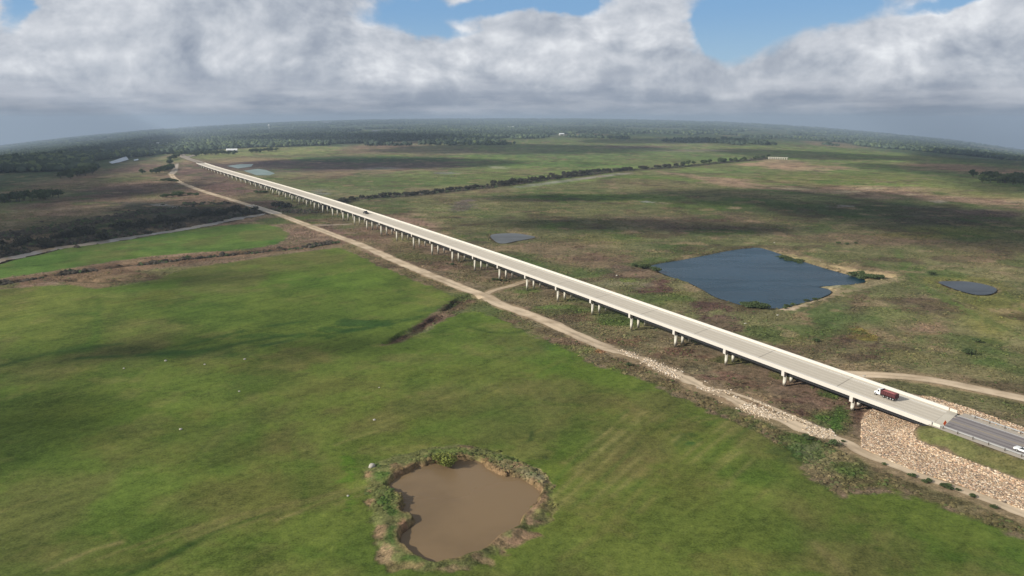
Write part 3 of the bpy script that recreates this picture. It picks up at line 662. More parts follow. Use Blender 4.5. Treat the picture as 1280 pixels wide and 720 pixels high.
M['column'] = material('column_concrete', lin((206,200,184), .95), .85, .2, .05, .5)
M['girder'] = material('dark_girder', (.022, .022, .024), .7, .3, .08, .5)  # even near-black tone for the girders of both bridges
M['asphalt'] = material('asphalt', lin((132,125,122), .95), .9, .2, .07, .8)
M['shoulder'] = material('pale_chipseal', lin((170,160,146), .9), .95, .1, .06, .5)
M['dirt'] = material('dirt', lin((197,177,150), .9), 1, .05, .08, .45, bump=.1, second=lin((172,152,126), .88), secscale=.06)
M['gravel'] = material('grey_gravel', lin((168,156,142), .88), 1, .05, .08, .45, second=lin((140,128,112), .88), secscale=.08)
M['stone'] = material('stone', (.4, .33, .27), .95, .1, .10, 1.1, attr='col')
M['weeds'] = material('weeds', (.1, .1, .05), 1, .05, .12, .7, attr='col')
M['white'] = material('white_paint', lin((225,225,222), .95), .4, .5, .02, 2)
M['yellow'] = material('yellow_paint', lin((168,150,112), .9), .7, .3, .05, 2)
M['leaf'] = material('leaf', (.066, .090, .036), .9, .1, .22, .5, objrand=.25)
M['leafdark'] = material('brush', (.050, .048, .034), .95, .1, .22, .5, objrand=.3)
M['leafbright'] = material('spring_leaf', (.17, .19, .045), .9, .1, .2, .5, objrand=.2)
M['bark'] = material('bark', (.09, .075, .06), .95, .1, .15, 1)
M['rock'] = material('pale_rock', lin((176,170,158), .85), .9, .2, .12, 2.2, bump=.1)
M['steel'] = material('galvanised_steel', lin((172,172,170), .9), .5, .5, .04, 2, metal=.3)
M['tyre'] = material('tyre', (.02, .02, .02), .9, .2, .05, 4)
M['glass'] = material('dark_glass', (.02, .025, .03), .1, .6, .02, 2)
M['red'] = material('dump_body_red', lin((82,40,42), .9), .5, .4, .08, 1.6)
M['darkred'] = material('dark_maroon', lin((74,34,38), .95), .6, .3, .06, 2)
M['load'] = material('reddish_load', lin((150,92,90), .9), 1, .1, .15, 2.5, bump=.1)
M['orange'] = material('orange_fluorescent', lin((255,104,30), 1.0), .5, .3, .01, 2)
M['black'] = material('black_paint', (.025, .024, .026), .35, .5, .03, 2)
M['roof'] = material('grey_roof', lin((112,116,124), .8), .7, .3, .05, 1.5)
M['wall'] = material('pale_wall', lin((196,190,176), .85), .8, .2, .04, 1.5)

# ------------------------------------------------------------------ ground sheet
def build_ground():
    ang = np.concatenate([np.linspace(1.45, .64, 14)[:-1], np.arange(.64, .0225, -.00075), np.arange(.0225, .0040, -.00028)])
    rr = H/np.tan(ang); rr = np.concatenate([[1.0], rr, np.geomspace(rr[-1]*1.05, 27000, 14)])
    az = np.concatenate([np.arange(-180, -37, 4.), np.arange(-36.2, 36.2, .062), np.arange(37, 180, 4.)])
    A, RR = np.meshgrid(np.radians(az), rr)
    x = (RR*np.sin(A)).ravel(); y = (RR*np.cos(A)).ravel()
    z = ground_z(x, y); c, veg = paint(x, y)
    nr, na = len(rr), len(az)
    i = np.arange(nr-1)[:, None]*na; j = np.arange(na)[None]; j2 = (j+1) % na
    F = np.stack([i+j, i+j2, i+na+j2, i+na+j], -1).reshape(-1, 4)[:, ::-1]
    F = np.vstack([F]); me = mesh_from('ground', np.stack([x, y, z], 1), F, True)
    vcol(me, np.hstack([c, veg[:, None]]))
    o = obj('ground', me, M['ground']); tag(o, 'flat green flood plain of fields and scrub stretching to the horizon', None, None, 'structure')
build_ground()

# ------------------------------------------------------------------ strips: tracks and roads
def strip(name, P, hw, mat, lift=.05, jit=0., label=None, n_across=10, zf=None, seed=0, cut=None):
    d = np.diff(P, axis=0); L = np.concatenate([[0], np.cumsum(np.hypot(*d.T))]); n = max(int(L[-1]/1.6), 8)
    s = np.linspace(0, L[-1], n); Q = np.stack([np.interp(s, L, P[:, 0]), np.interp(s, L, P[:, 1])], 1)
    t = np.gradient(Q, axis=0); t /= np.linalg.norm(t, axis=1)[:, None]; nn = np.stack([t[:, 1], -t[:, 0]], 1)
    wl = hw+jit*(fbm(s, s*0, 9, 3, 40+seed)-.5)*2+jit*.8*(vnoise(s, s*0, 2.2, 41+seed)-.5); wr = hw+jit*(fbm(s, s*0, 9, 3, 50+seed)-.5)*2+jit*.8*(vnoise(s, s*0, 2.2, 42+seed)-.5)
    V = []
    for k in range(n_across+1):
        f = k/n_across*2-1; w = np.where(f < 0, wl, wr)*f; V.append(Q+nn*w[:, None])
    V = np.stack(V, 1).reshape(-1, 2); z = (ground_z(V[:, 0], V[:, 1]) if zf is None else zf(V))+lift
    m = n_across+1; i = np.arange(n-1)[:, None]*m; j = np.arange(n_across)[None]
    F = np.stack([i+j, i+j+1, i+m+j+1, i+m+j], -1).reshape(-1, 4)[:, ::-1]
    me = mesh_from(name, np.column_stack([V, z]), F, True)
    fr = np.tile(np.linspace(-1, 1, m), n); ss = np.repeat(s, m); rn = fbm(ss, fr*9, 8, 3, 60+seed)
    rut = 1+.10*np.exp(-((np.abs(fr)-.45)/.2)**2)-.20*np.exp(-(fr/.2)**2)*sst(.4, .6, fbm(ss, fr*2, 40, 3, 61+seed))+(rn-.5)*.5-.16*sst(.7, 1, np.abs(fr))
    vcol(me, np.repeat(rut[:, None], 3, 1), 'rut'); o = obj(name, me, mat)
    return tag(o, label, None, None, 'structure')
dl = np.concatenate([[0], np.cumsum(np.hypot(*np.diff(DIRT, axis=0).T))])
def cutline(P, a, b):
    """piece of a line between the points nearest to view points a and b"""
    A = at([a])[0]; B = at([b])[0]; i = np.argmin(np.hypot(*(P-A).T)); j = np.argmin(np.hypot(*(P-B).T)); return P[i:j+1]
strip('dirt_road', cutline(DIRT, (214, 217), (314, 257)), 3.4, M['dirt'], .16, .7, 'tan dirt road beyond the little creek bridge')
strip('dirt_road', cutline(DIRT, (344, 266), (760, 434)), 3.5, M['dirt'], .10, .8, 'tan dirt road beside the long bridge')
strip('rough_track', cutline(DIRT, (755, 432), (1032, 544)), 2.3, M['dirt'], .08, 2.6, 'broken rocky stretch of the track')
strip('dirt_track', cutline(DIRT, (1030, 544), (1330, 668)), 1.7, M['dirt'], .09, .8, 'narrow dirt track below the rock slope', seed=3)
strip('dirt_track', DIRTB, 1.0, M['dirt'], .07, .6, 'thin wheel track above the rubble', seed=5)
strip('dirt_track', SPUR, 1.9, M['dirt'], .07, .6, 'short dirt spur leading under the bridge', seed=6)
strip('dirt_track', SPUR2, 1.6, M['gravel'], .07, .6, 'pale track crossing under the far piers', seed=7)
strip('dirt_road', RDIRT, 2.9, M['dirt'], .08, .4, 'curving dirt road on the far side of the bridge', seed=8)
strip('gravel_road', FARRD, 5.0, M['gravel'], .15, .4, 'grey road stub beyond the dirt road', seed=9)

# approach highway at the near end
def hz_near(V):
    u, v = uv_of(V[:, 0], V[:, 1]); return Z0-.004*np.maximum(-u, 0)+0*v
ua = np.linspace(-2.2, -420, 120)
def hwy(off0, off1, name, mat, lift, label, us=ua):
    us = us.copy(); us[0] = -2.2+SKEW*(off0+off1)/2 if name != 'road_base' else .5
    P = B0+np.outer(us, BD)-.3515*BN; c = P+BN*(off0+off1)/2
    return strip(name, c, abs(off1-off0)/2, mat, lift, 0, label, 2, hz_near)
def hcut(us): return us
ramp = np.linspace(-12.5, -420, 110)
o = hwy(-.9, DW+1.4, 'road_base', M['shoulder'], -.03, 'pale shoulders of the highway')
o = hwy(1.7, DW-1.7, 'highway', M['asphalt'], .006, 'grey asphalt highway leading off the bridge')
for i, off in enumerate((1.95, DW-1.95)): hwy(off-.09, off+.09, 'edge_line', M['white'], .014, 'white painted road edge line')
for off in (DW/2-.22, DW/2+.22): hwy(off-.07, off+.07, 'centre_line', M['yellow'], .014, 'yellow painted centre line')
M['tyretrack'] = material('worn_asphalt', lin((112,106,105), .95), .9, .2, .05, .8)
for off in (3.0, 4.9, 9.0, 10.9): hwy(off-.32, off+.32, 'wheel_path', M['tyretrack'], .010, 'dark wheel path worn in the asphalt')
# far highway beyond the bridge
FR = smooth(np.vstack([bl(UEND+1)+BN*DW/2, bl(UEND+60)+BN*DW/2, at([(229,196),(225.5,191.5),(226.5,187),(229,183),(232,178)])]), 5)
strip('highway', FR, 7.5, M['gravel'], .9, 0, 'pale highway running on beyond the far end of the bridge')
strip('dirt_road', smooth(at([(232,197.5),(245,193),(262,190),(290,188.6)]), 4), 5, M['gravel'], .3, 0, 'pale lane to the farm beyond the bridge')

# ------------------------------------------------------------------ the long bridge
US = [0.0,23.2,47.0,71.3,96.1,121.4,147.3,173.7,200.7,228.2,256.2,284.7,313.8,343.4,373.5,404.2,435.3,465.0,494.5,524.3,554.3,581.5,609,636.7,664.2,691.5,719.8,749.0]
while US[-1]+30 < UEND-14: US.append(US[-1]+30)
US.append(UEND)
bridge = empty('highway_bridge', (B0[0], B0[1], 0), 0, label='long pale concrete highway bridge on rows of columns crossing the flood plain', cat='bridge')
def rel(p): return (p[0]-B0[0], p[1]-B0[1])
def sweep(name, prof, us, mat, parent=bridge, smooth_=False):
    """prof: closed list of (v, dz) swept along the bridge; adds UVs in metres (across, along)"""
    us = np.asarray(us); L = bl(us)-B0; Zs = bz(us); n = len(prof); V = []
    for (x, y), z, uu in zip(L, Zs, us):
        for v, dz in prof: V.append((x+BN[0]*v+BD[0]*v*SKEW, y+BN[1]*v+BD[1]*v*SKEW, z+dz))
    F = []
    for k in range(len(us)-1):
        for i in range(n): j = (i+1) % n; F.append((k*n+i, (k+1)*n+i, (k+1)*n+j, k*n+j))
    F += [tuple(range(n)), tuple(range(len(us)*n-1, (len(us)-1)*n-1, -1))]
    me = bpy.data.meshes.new(name); me.from_pydata(V, [], F); me.update()
    return obj(name, me, mat, parent)
fine = np.unique(np.concatenate([np.linspace(a, b, 5) for a, b in zip(US[:-1], US[1:])]))
# deck: worn running surface between paler shoulders, joints at the piers
def deck_material():
    m = bpy.data.materials.new('deck_concrete'); m.use_nodes = True; nt = m.node_tree; b = nt.nodes['Principled BSDF']
    b.inputs['Roughness'].default_value = .85; b.inputs['Specular IOR Level'].default_value = .2
    geo = nt.nodes.new('ShaderNodeNewGeometry'); sp = nt.nodes.new('ShaderNodeSeparateXYZ'); nt.links.new(geo.outputs['Position'], sp.inputs[0])
    x, y = X(nt, sp.outputs[0])-float(B0[0]), X(nt, sp.outputs[1])-float(B0[1])
    u = x*float(BD[0])+y*float(BD[1]); v = x*float(BN[0])+y*float(BN[1]); u = u-v*SKEW
    t = u/1000
    v = v-((((t*CV[0]+CV[1])*t+CV[2])*t+CV[3])*t+CV[4])
    nz = noise(nt, vec(nt, u*.05, v*.6, 0.), 1, 5, .6); sp2 = noise(nt, geo.outputs['Position'], .35, 5, .6)
    lane = (v-DW/2)._op('ABSOLUTE')
    worn = 1-lane.step(4.2, 5.6)
    wheel = ((lane-1.1)*1.6).pow(2)*-1; wheel = wheel.exp(); wheel2 = (((lane-3.0)*1.6).pow(2)*-1).exp()
    col = mixc(nt, worn*.85, lin((214,205,188), .95), lin((209,198,180), .95))
    col = mixc(nt, (wheel+wheel2)*.28*worn, col, lin((140,130,114), .9))
    col = mixc(nt, (nz-.35)*.4, col, lin((160,150,132), .9))
    # alternate pours differ slightly
    seg = noise(nt, vec(nt, (u/29.5)._op('FLOOR')*3.7, 0., 0.), 1, 0)
    col = mixc(nt, (seg*.5).max(0), col, lin((170,160,142), .9))
    j = ((u/29.5)._op('FRACT')-.5)._op('ABSOLUTE').step(.492, .497)
    col = mixc(nt, j*.65, col, lin((110,102,92), .9))
    col = mixc(nt, (sp2-.5)*.3, col, lin((236,230,216), .95))
    nt.links.new(col, b.inputs['Base Color']); return m
deck = sweep('deck', [(0.02, 0), (.02, SLAB-.12), (.42, SLAB), (DW-.42, SLAB), (DW-.02, SLAB-.12), (DW-.02, 0)], fine, deck_material())
for v0, s in ((0., 1), (DW, -1)):
    prof = [(v0, -.02), (v0, 1.2), (v0+s*.38, 1.2), (v0+s*.42, .95), (v0+s*.50, SLAB+.003), (v0+s*.50, SLAB-.1)]
    if s < 0: prof = prof[::-1]
    sweep('parapet', prof, fine, M['parapet'])
for k in range(5):
    v = 2.1+k*(DW-4.2)/4
    sweep('girder', [(v-.35, -1.5), (v-.35, -1.3), (v-.12, -1.15), (v-.12, -.3), (v-.5, -.15), (v-.5, -.01), (v+.5, -.01), (v+.5, -.15), (v+.12, -.3), (v+.12, -1.15), (v+.35, -1.3), (v+.35, -1.5)][::-1], US, M['girder'])
sweep('edge_line', [(2.2, SLAB+.003), (2.2, SLAB+.012), (2.36, SLAB+.012), (2.36, SLAB+.003)], fine, M['white'])
sweep('edge_line', [(DW-2.36, SLAB+.003), (DW-2.36, SLAB+.012), (DW-2.2, SLAB+.012), (DW-2.2, SLAB+.003)], fine, M['white'])
brot = math.atan2(BD[1], BD[0])
def pier_meshes():
    cap = MB(); y0, y1 = -DW+.55, .12; k = SKEW
    cap.add([(-.55-k*y0, y0, -1.55), (.55-k*y0, y0, -1.55), (.55-k*y1, y1, -1.55), (-.55-k*y1, y1, -1.55), (-.55-k*y0, y0, -.03), (.55-k*y0, y0, -.03), (.55-k*y1, y1, -.03), (-.55-k*y1, y1, -.03)], [(3, 2, 1, 0), (4, 5, 6, 7), (0, 1, 5, 4), (1, 2, 6, 5), (2, 3, 7, 6), (3, 0, 4, 7)])
    col = MB().cyl((0, 0, -24), (0, 0, 0), .5, n=12)
    return cap, col
capm, colm = pier_meshes()
cap0 = capm.build('pier', M['parapet'], bridge); col0 = colm.build('column', M['column'], cap0, True)
first = True
for i, u in enumerate(US[1:-1]):
    p = bl(u)[0]-B0; z = float(bz(u))
    pier = cap0 if first else cap0.copy()
    if not first: COL.objects.link(pier); pier.parent = bridge
    pier.location = (p[0], p[1], z); pier.rotation_euler = (0, 0, brot)
    for k, off in enumerate((-1.5, -5.95, -10.4)):
        c = col0 if (first and k == 0) else col0.copy()
        if not (first and k == 0): COL.objects.link(c); c.parent = pier
        c.location = (-off*SKEW, off, -1.5)
        w = bl(u)[0]+BN*(-off)-BD*off*SKEW; g = float(ground_z(np.array([w[0]]), np.array([w[1]]))[0])
        c.scale = (1, 1, (z-1.5-g+1.2)/24)
    first = False
# abutments
for u, s in ((0., -1), (UEND, 1)):
    p = bl(u)[0]-B0; z = float(bz(u))
    a = MB().box(-.6+s*.9, .6+s*.9, -DW+.2, -.2, -4.5, -.03, 0, .04); a.box(-1.1+s*1.2, 1.0+s*1.3, -.45, -.05, -2.6, SLAB+.7, 0, .04); a.box(-1.1+s*1.2, 1.0+s*1.3, -DW+.05, -DW+.45, -2.6, SLAB+.7, 0, .04)
    a.v = [(x-SKEW*y, y, zz) for x, y, zz in a.v]
    ab = a.build('abutment', M['column'], bridge); ab.location = (p[0], p[1], z); ab.rotation_euler = (0, 0, brot)
# approach slab
P4 = [B0+BD*a+BN*(b-.3515) for a, b in ((-.02, .1), (-2.6, .5), (-2.6+DW*SKEW, DW-.4), (-.02+DW*SKEW, DW-.1))]
z = Z0+.02
ap = MB().add([(q[0]-B0[0], q[1]-B0[1], z) for q in P4]+[(q[0]-B0[0], q[1]-B0[1], z-.3) for q in P4], [(0, 1, 2, 3), (7, 6, 5, 4), (0, 4, 5, 1), (1, 5, 6, 2), (2, 6, 7, 3), (3, 7, 4, 0)])
ap.build('approach_slab', M['concrete'], bridge)
# guardrails along the approach
for nm, off, lb in (('guardrail', .15, 'galvanised guardrail on the near side of the highway beyond the bridge end'), ('guardrail', DW-.1, 'galvanised guardrail on the far side of the highway beyond the bridge end')):
    g0 = B0+BN*(off-.3515); gr = empty('guardrail', (g0[0], g0[1], 0), brot, label=lb, cat='guardrail', group='highway guardrails')
    r = MB().box(-110, -2, -.05, .0, Z0+.42, Z0+.76); r.box(-110, -2, -.09, -.05, Z0+.50, Z0+.56); r.box(-110, -2, -.09, -.05, Z0+.64, Z0+.70)
    for i in range(2): pass
    rail = r.build('rail', M['steel'], gr); rail.rotation_euler = (0, math.atan(-.004), 0)
    ps = MB().box(-.08, .08, .0, .16, -.5, .66).build('post', M['bark'], gr)
    for i in range(28):
        q = ps if i == 0 else ps.copy()
        if i: COL.objects.link(q); q.parent = gr
        q.location = (-3-i*3.8, 0.005, Z0-.004*(3+i*3.8))

# ------------------------------------------------------------------ low bridge on the dirt road
A = at([(312, 256.6)])[0]; Bp = at([(346, 267.2)])[0]
dd = Bp-A; L = float(np.hypot(*dd)); rz = math.atan2(dd[1], dd[0])
sb = empty('road_bridge', (A[0], A[1], 0), rz, label='short low concrete bridge carrying the dirt road over the creek', cat='bridge')
MB().box(-2, L+2, -3.9, 3.9, -.5, .22).build('deck', M['shoulder'], sb)
for y in (-3.75, 3.75): MB().box(-2, L+2, y-.14, y+.14, .23, .5).build('curb', M['column'], sb)
for y in (-3, 0, 3): MB().box(0, L, y-.25, y+.25, -1.5, -.51).build('girder', M['girder'], sb)
for f in (.28, .5, .72):
    pr = MB().box(L*f-.4, L*f+.4, -3.8, 3.8, -2.2, -1.52).build('pier', M['column'], sb)
    for y in (-3.2, 0, 3.2): MB().cyl((L*f, y, -6.5), (L*f, y, -2.21), .35).build('column', M['column'], pr)

# ------------------------------------------------------------------ water
def water(name, P, z, col, rough, label, spec=.5, bump=.03, bscale=.8, grow=1.0):
    c = P.mean(0); Q = c+(P-c)*(1+grow/np.hypot(*(P-c).T).mean())
    V = [(q[0], q[1], z) for q in Q]+[(c[0], c[1], z)]; n = len(Q)
    me = mesh_from(name, np.array(V), [np.arange(n)[::1]] if False else np.array([(i, (i+1) % n, n) for i in range(n)]))
    m = bpy.data.materials.new(name); m.use_nodes = True; nt = m.node_tree; b = nt.nodes['Principled BSDF']
    geo = nt.nodes.new('ShaderNodeNewGeometry'); nz = noise(nt, geo.outputs['Position'], .035, 4, .6, 2, .5)
    nt.links.new(mixc(nt, nz.step(.35, .7), lin(col), lin(np.array(col)*.88)), b.inputs['Base Color'])
    gp = nt.nodes.new('ShaderNodeSeparateXYZ'); nt.links.new(geo.outputs['Position'], gp.inputs[0])
    ws = noise(nt, vec(nt, X(nt, gp.outputs[0])*.012, X(nt, gp.outputs[1])*.05, 0.0), 1.0, 5, .6, 2, .6)
    nt.links.new((ws.step(.38, .62)*(rough*.3)+rough*.9).s, b.inputs['Roughness']); b.inputs['IOR'].default_value = 1.33; b.inputs['Specular IOR Level'].default_value = spec
    rp = noise(nt, geo.outputs['Position'], bscale, 3, .6); bn = nt.nodes.new('ShaderNodeBump'); bn.inputs['Distance'].default_value = bump; bn.inputs['Strength'].default_value = 1
    nt.links.new(rp.s, bn.inputs['Height']); nt.links.new(bn.outputs[0], b.inputs['Normal'])
    o = obj(name, me, m); a = sum((P[i][0]*P[(i+1) % len(P)][1]-P[(i+1) % len(P)][0]*P[i][1]) for i in range(len(P)))
    if a < 0: me.flip_normals()
    return tag(o, label, None, None, 'structure')
water('pond', MUD, -.55, (119,99,73), .28, 'muddy brown farm pond in the green field', .14, .02)
water('pond', BLUE, -.45, (10,46,60), .26, 'deep blue square pond behind the bridge', .17, .07, .5)
water('pond', GREY, -.2, (92,94,94), .45, 'small grey pond beyond the bridge', .12, grow=0)
water('pond', RPOND, -.2, (66,72,78), .4, 'small oval pond at the right', .2, grow=0)
water('pond', FP1, .25, (128,142,138), .5, 'pale far settling pond, the farther one', .3, grow=-4)
water('pond', FP2, .25, (124,140,134), .5, 'pale far settling pond, the nearer one', .3, grow=-4)
def zat(P): return float(base_z(np.array([P[:, 0].mean()]), np.array([P[:, 1].mean()]))[0])
water('pond', FP3, zat(FP3)+1.5, (176,186,196), .5, 'pale sheet of water before the left woods', .4, grow=0)
water('pond', FP4, zat(FP4)+1.5, (176,186,196), .5, 'tiny pale pool before the left woods', .4, grow=0)
strip('river', RIVC, RIVW-2.2, material('river_water', lin((112,104,96)), .3, .4, .10, .12, second=lin((146,128,104)), secscale=.035), 0, 3.2, 'shallow grey river with silty banks', zf=lambda V: np.full(len(V), -1.55))

# ------------------------------------------------------------------ scattered stones and weeds (uncountable)
ICO_V, ICO_F = None, None
def ico():
    t = (1+5**.5)/2
    v = np.array([(-1,t,0),(1,t,0),(-1,-t,0),(1,-t,0),(0,-1,t),(0,1,t),(0,-1,-t),(0,1,-t),(t,0,-1),(t,0,1),(-t,0,-1),(-t,0,1)], float); v /= np.linalg.norm(v[0])
    f = np.array([(0,11,5),(0,5,1),(0,1,7),(0,7,10),(0,10,11),(1,5,9),(5,11,4),(11,10,2),(10,7,6),(7,1,8),(3,9,4),(3,4,2),(3,2,6),(3,6,8),(3,8,9),(4,9,5),(2,4,11),(6,2,10),(8,6,7),(9,8,1)])
    return v, f
ICO_V, ICO_F = ico()
def scatter(name, x, y, z, size, flat, cols, mat, label, cat=None, jitter=.25, V0=ICO_V, F0=ICO_F, lean=.0, kind='stuff'):
    n = len(x); k = len(V0); th = rng.random(n)*6.283; c, s = np.cos(th), np.sin(th)
    V = V0[None]*(1+jitter*(rng.random((n, k, 1))*2-1))
    sx = size*(.75+.5*rng.random(n)); sy = size*(.75+.5*rng.random(n)); sz = size*flat
    X_ = V[..., 0]*sx[:, None]; Y_ = V[..., 1]*sy[:, None]; Z_ = V[..., 2]*sz[:, None]
    P = np.stack([X_*c[:, None]-Y_*s[:, None]+x[:, None]+lean*Z_, X_*s[:, None]+Y_*c[:, None]+y[:, None], Z_+z[:, None]], -1).reshape(-1, 3)
    F = (F0[None]+(np.arange(n)*k)[:, None, None]).reshape(-1, F0.shape[1])
    me = mesh_from(name, P, F); vcol(me, np.repeat(cols, k, 0)); o = obj(name, me, mat)
    return tag(o, label, cat, None, kind)
def in_poly(P, n, inset=0.):
    mn, mx = P.min(0), P.max(0); out = []; tot = 0
    while tot < n:
        q = rng.random((n*3, 2))*(mx-mn)+mn; q = q[poly_sd(q[:, 0], q[:, 1], P) > inset]; out.append(q); tot += len(q)
    return np.vstack(out)[:n]
def pal(n, cols, w=None):
    C = np.array([lin(c, .9) for c in cols]); i = rng.choice(len(C), n, p=w); return C[i]*(.75+.45*rng.random((n, 1)))
for P, n, lb in ((RIPL, 19000, 'slope of tumbled tan and pink riprap rocks below the bridge end'), (RIPR, 5200, 'band of tan riprap rocks on the far side of the highway')):
    q = in_poly(P, int(n*1.5)); u, v = uv_of(q[:, 0], q[:, 1]); ok = ~((v > -.6) & (v < DW+.6) & (u < -1)); q = q[ok]; n = len(q)
    scatter('riprap', q[:, 0], q[:, 1], ground_z(q[:, 0], q[:, 1])+.08, .14+.24*rng.random(n)**2.5, .62, pal(n, [(196,170,138),(204,180,150),(180,148,118),(216,198,174),(158,134,110),(188,156,130),(140,122,104),(126,112,98)]), M['stone'], lb, 'rocks')
def along(P, n, hw, a=None, b=None):
    if a is not None: P = cutline(P, a, b)
    d = np.diff(P, axis=0); L = np.concatenate([[0], np.cumsum(np.hypot(*d.T))]); s = rng.random(n)*L[-1]
    Q = np.stack([np.interp(s, L, P[:, 0]), np.interp(s, L, P[:, 1])], 1); i = np.clip(np.searchsorted(L, s)-1, 0, len(d)-1); t = d[i]/np.hypot(*d[i].T)[:, None]
    return Q+np.stack([t[:, 1], -t[:, 0]], 1)*(rng.normal(0, hw*.5, n))[:, None]
q = np.vstack([along(DIRT, 13000, 3.2, (770, 437), (1010, 536)), along(DIRTB, 900, 1.3), in_poly(at([(898,487),(912,484),(922,488),(925,496),(912,502),(896,496)]), 500), in_poly(at([(1004,530),(1022,533),(1040,537),(1046,545),(1030,549),(1010,543)]), 900)])
w = fbm(q[:, 0], q[:, 1], 7, 3, 60) > .45; q = q[w]
n = len(q); scatter('rubble', q[:, 0], q[:, 1], ground_z(q[:, 0], q[:, 1])+.08, .09+.30*rng.random(n)**5, .55, pal(n, [(206,186,160),(196,174,146),(184,164,138),(224,210,190),(156,140,120)]), M['stone'], 'pale broken rock strewn along the rough track', 'rubble')

# weeds: tufts over scrub, denser near the camera
def tuft():
    V = []; F = []
    for k in range(5):
        a = k*1.2566; V += [(math.cos(a), math.sin(a), -.15), (math.cos(a+.7)*.62, math.sin(a+.7)*.62, .45)]
    V.append((0, 0, .95)); n = 10
    for k in range(10): F.append((k, (k+1) % 10, n))
    return np.array(V), np.array(F)
TV, TF = tuft()
def weeds():
    N = 620000
    r = np.sqrt(rng.random(N)*(1150**2-150**2)+150**2); r = np.where(rng.random(N) < .6, 150+rng.random(N)*650, r)
    az = np.radians(rng.random(N)*72-36); x = r*np.sin(az); y = r*np.cos(az)
    c, veg = paint(x, y)
    pr = np.clip((veg-.35)*1.1, 0, 1)*(.22+.9*sst(.4, .6, fbm(x, y, 12, 3, 70)))
    for P in (MUD, BLUE, GREY, RPOND): pr[poly_sd(x, y, P) > -.3] = 0
    for P, hw in TRACKS: pr[line_d(x, y, P) < hw+.4] = 0
    pr[line_d(x, y, RIVC) < RIVW] = 0
    u, v = uv_of(x, y); pr[(u < 1) & (v > -2) & (v < DW+2)] = 0
    for P in (RIPL, RIPR): pr[poly_sd(x, y, P) > 0] = 0
    ok = rng.random(N) < pr; x, y, c, r = x[ok], y[ok], c[ok], r[ok]; n = len(x)
    size = (.22+.55*rng.random(n)**3)*(1+r/1400)
    cols = c*(.62+.75*rng.random((n, 1)))*np.array([1, 1, .95])
    gsel = rng.random(n) < .16; cols[gsel] = cols[gsel]*.5+np.array([.06, .11, .03])*.5
    scatter('weeds', x, y, ground_z(x, y), size, .55, cols, M['weeds'], 'mixed brown and green weeds covering the rough ground', None, .35, TV, TF)
    return n
weeds()

def brush():
    segs = [(CREEK, 9000, 10.), (smooth(at([(-30,321),(40,308),(90,300),(140,291),(190,283),(240,275),(290,267),(325,261.5)]), 4), 6000, 18.), (smooth(at([(-30,300),(60,288),(110,278),(170,268),(230,256),(300,256)]), 4), 2500, 16.), (GULLY, 1500, 4.)]
    q = np.vstack([along(P, n, w) for P, n, w in segs]); w = fbm(q[:, 0], q[:, 1], 24, 3, 75) > .44
    w &= line_d(q[:, 0], q[:, 1], RIVC) > RIVW-1
    for P, hw in TRACKS: w &= line_d(q[:, 0], q[:, 1], P) > hw+2
    u, v = uv_of(q[:, 0], q[:, 1]); w &= (v < -2) | (v > DW+4)
    q = q[w]; n = len(q); c = np.array([.060, .050, .038])*(.45+1.0*rng.random((n, 1))); g = rng.random(n) < .22; c[g] = np.array([.05, .068, .03])*(.6+.6*rng.random((g.sum(), 1)))
    scatter('brush', q[:, 0], q[:, 1], ground_z(q[:, 0], q[:, 1]), .8+1.9*rng.random(n)**2, .75, c, M['weeds'], 'dark leafless brush along the creek and the river bank', None, .4, TV, TF)
brush()

# ------------------------------------------------------------------ far woodland (one mass)
def blobmesh():
    v, f = ICO_V.copy(), ICO_F
    keep = [t for t in f if v[t][:, 2].mean() > -.35]; v[:, 2] = v[:, 2]*.5+.5
    return v, np.array(keep)
BV, BF = blobmesh()
def woodland():
    P = FOREST; N = 240000
    r = np.where(rng.random(N) < .62, np.exp(rng.random(N)*(math.log(7000)-math.log(1400))+math.log(1400)), np.exp(rng.random(N)*(math.log(22000)-math.log(5000))+math.log(5000)))
    az = np.radians(rng.random(N)*78-39); x = r*np.sin(az); y = r*np.cos(az)
    d = poly_sd(x, y, P)+(fbm(x, y, 400, 3, 80)-.5)*260
    cl = fbm(x, y*.45, 700, 4, 81)
    azd = np.degrees(az)
    thr = np.where(azd > 8, .47, np.where(azd < -13, .33, .42))
    ok = (d > 0) & (cl > thr)
    sp = (fbm(x, y*.5, 260, 3, 82) > .56) & (d < 0) & (r > 2400) & (rng.random(N) < .3)
    ok |= sp
    x, y, r = x[ok], y[ok], r[ok]; n = len(x)
    size = (4.5+4*rng.random(n))*(1+np.maximum(r-2500, 0)/4200)
    g = fbm(x, y*.5, 500, 3, 83)[:, None]
    cols = np.array([.050, .068, .046])*(.7+.6*rng.random((n, 1)))*(.7+.6*g)+np.array([.03, .035, .008])*(rng.random((n, 1)) < .25)*(g > .48)*1.6
    scatter('woodland', x, y, base_z(x, y)-.5, size, np.minimum(1.5, 13/size)*(.7+.6*rng.random(n)), cols, M['weeds'], 'dark mass of distant woodland below the horizon', None, .28, BV, BF)
woodland()

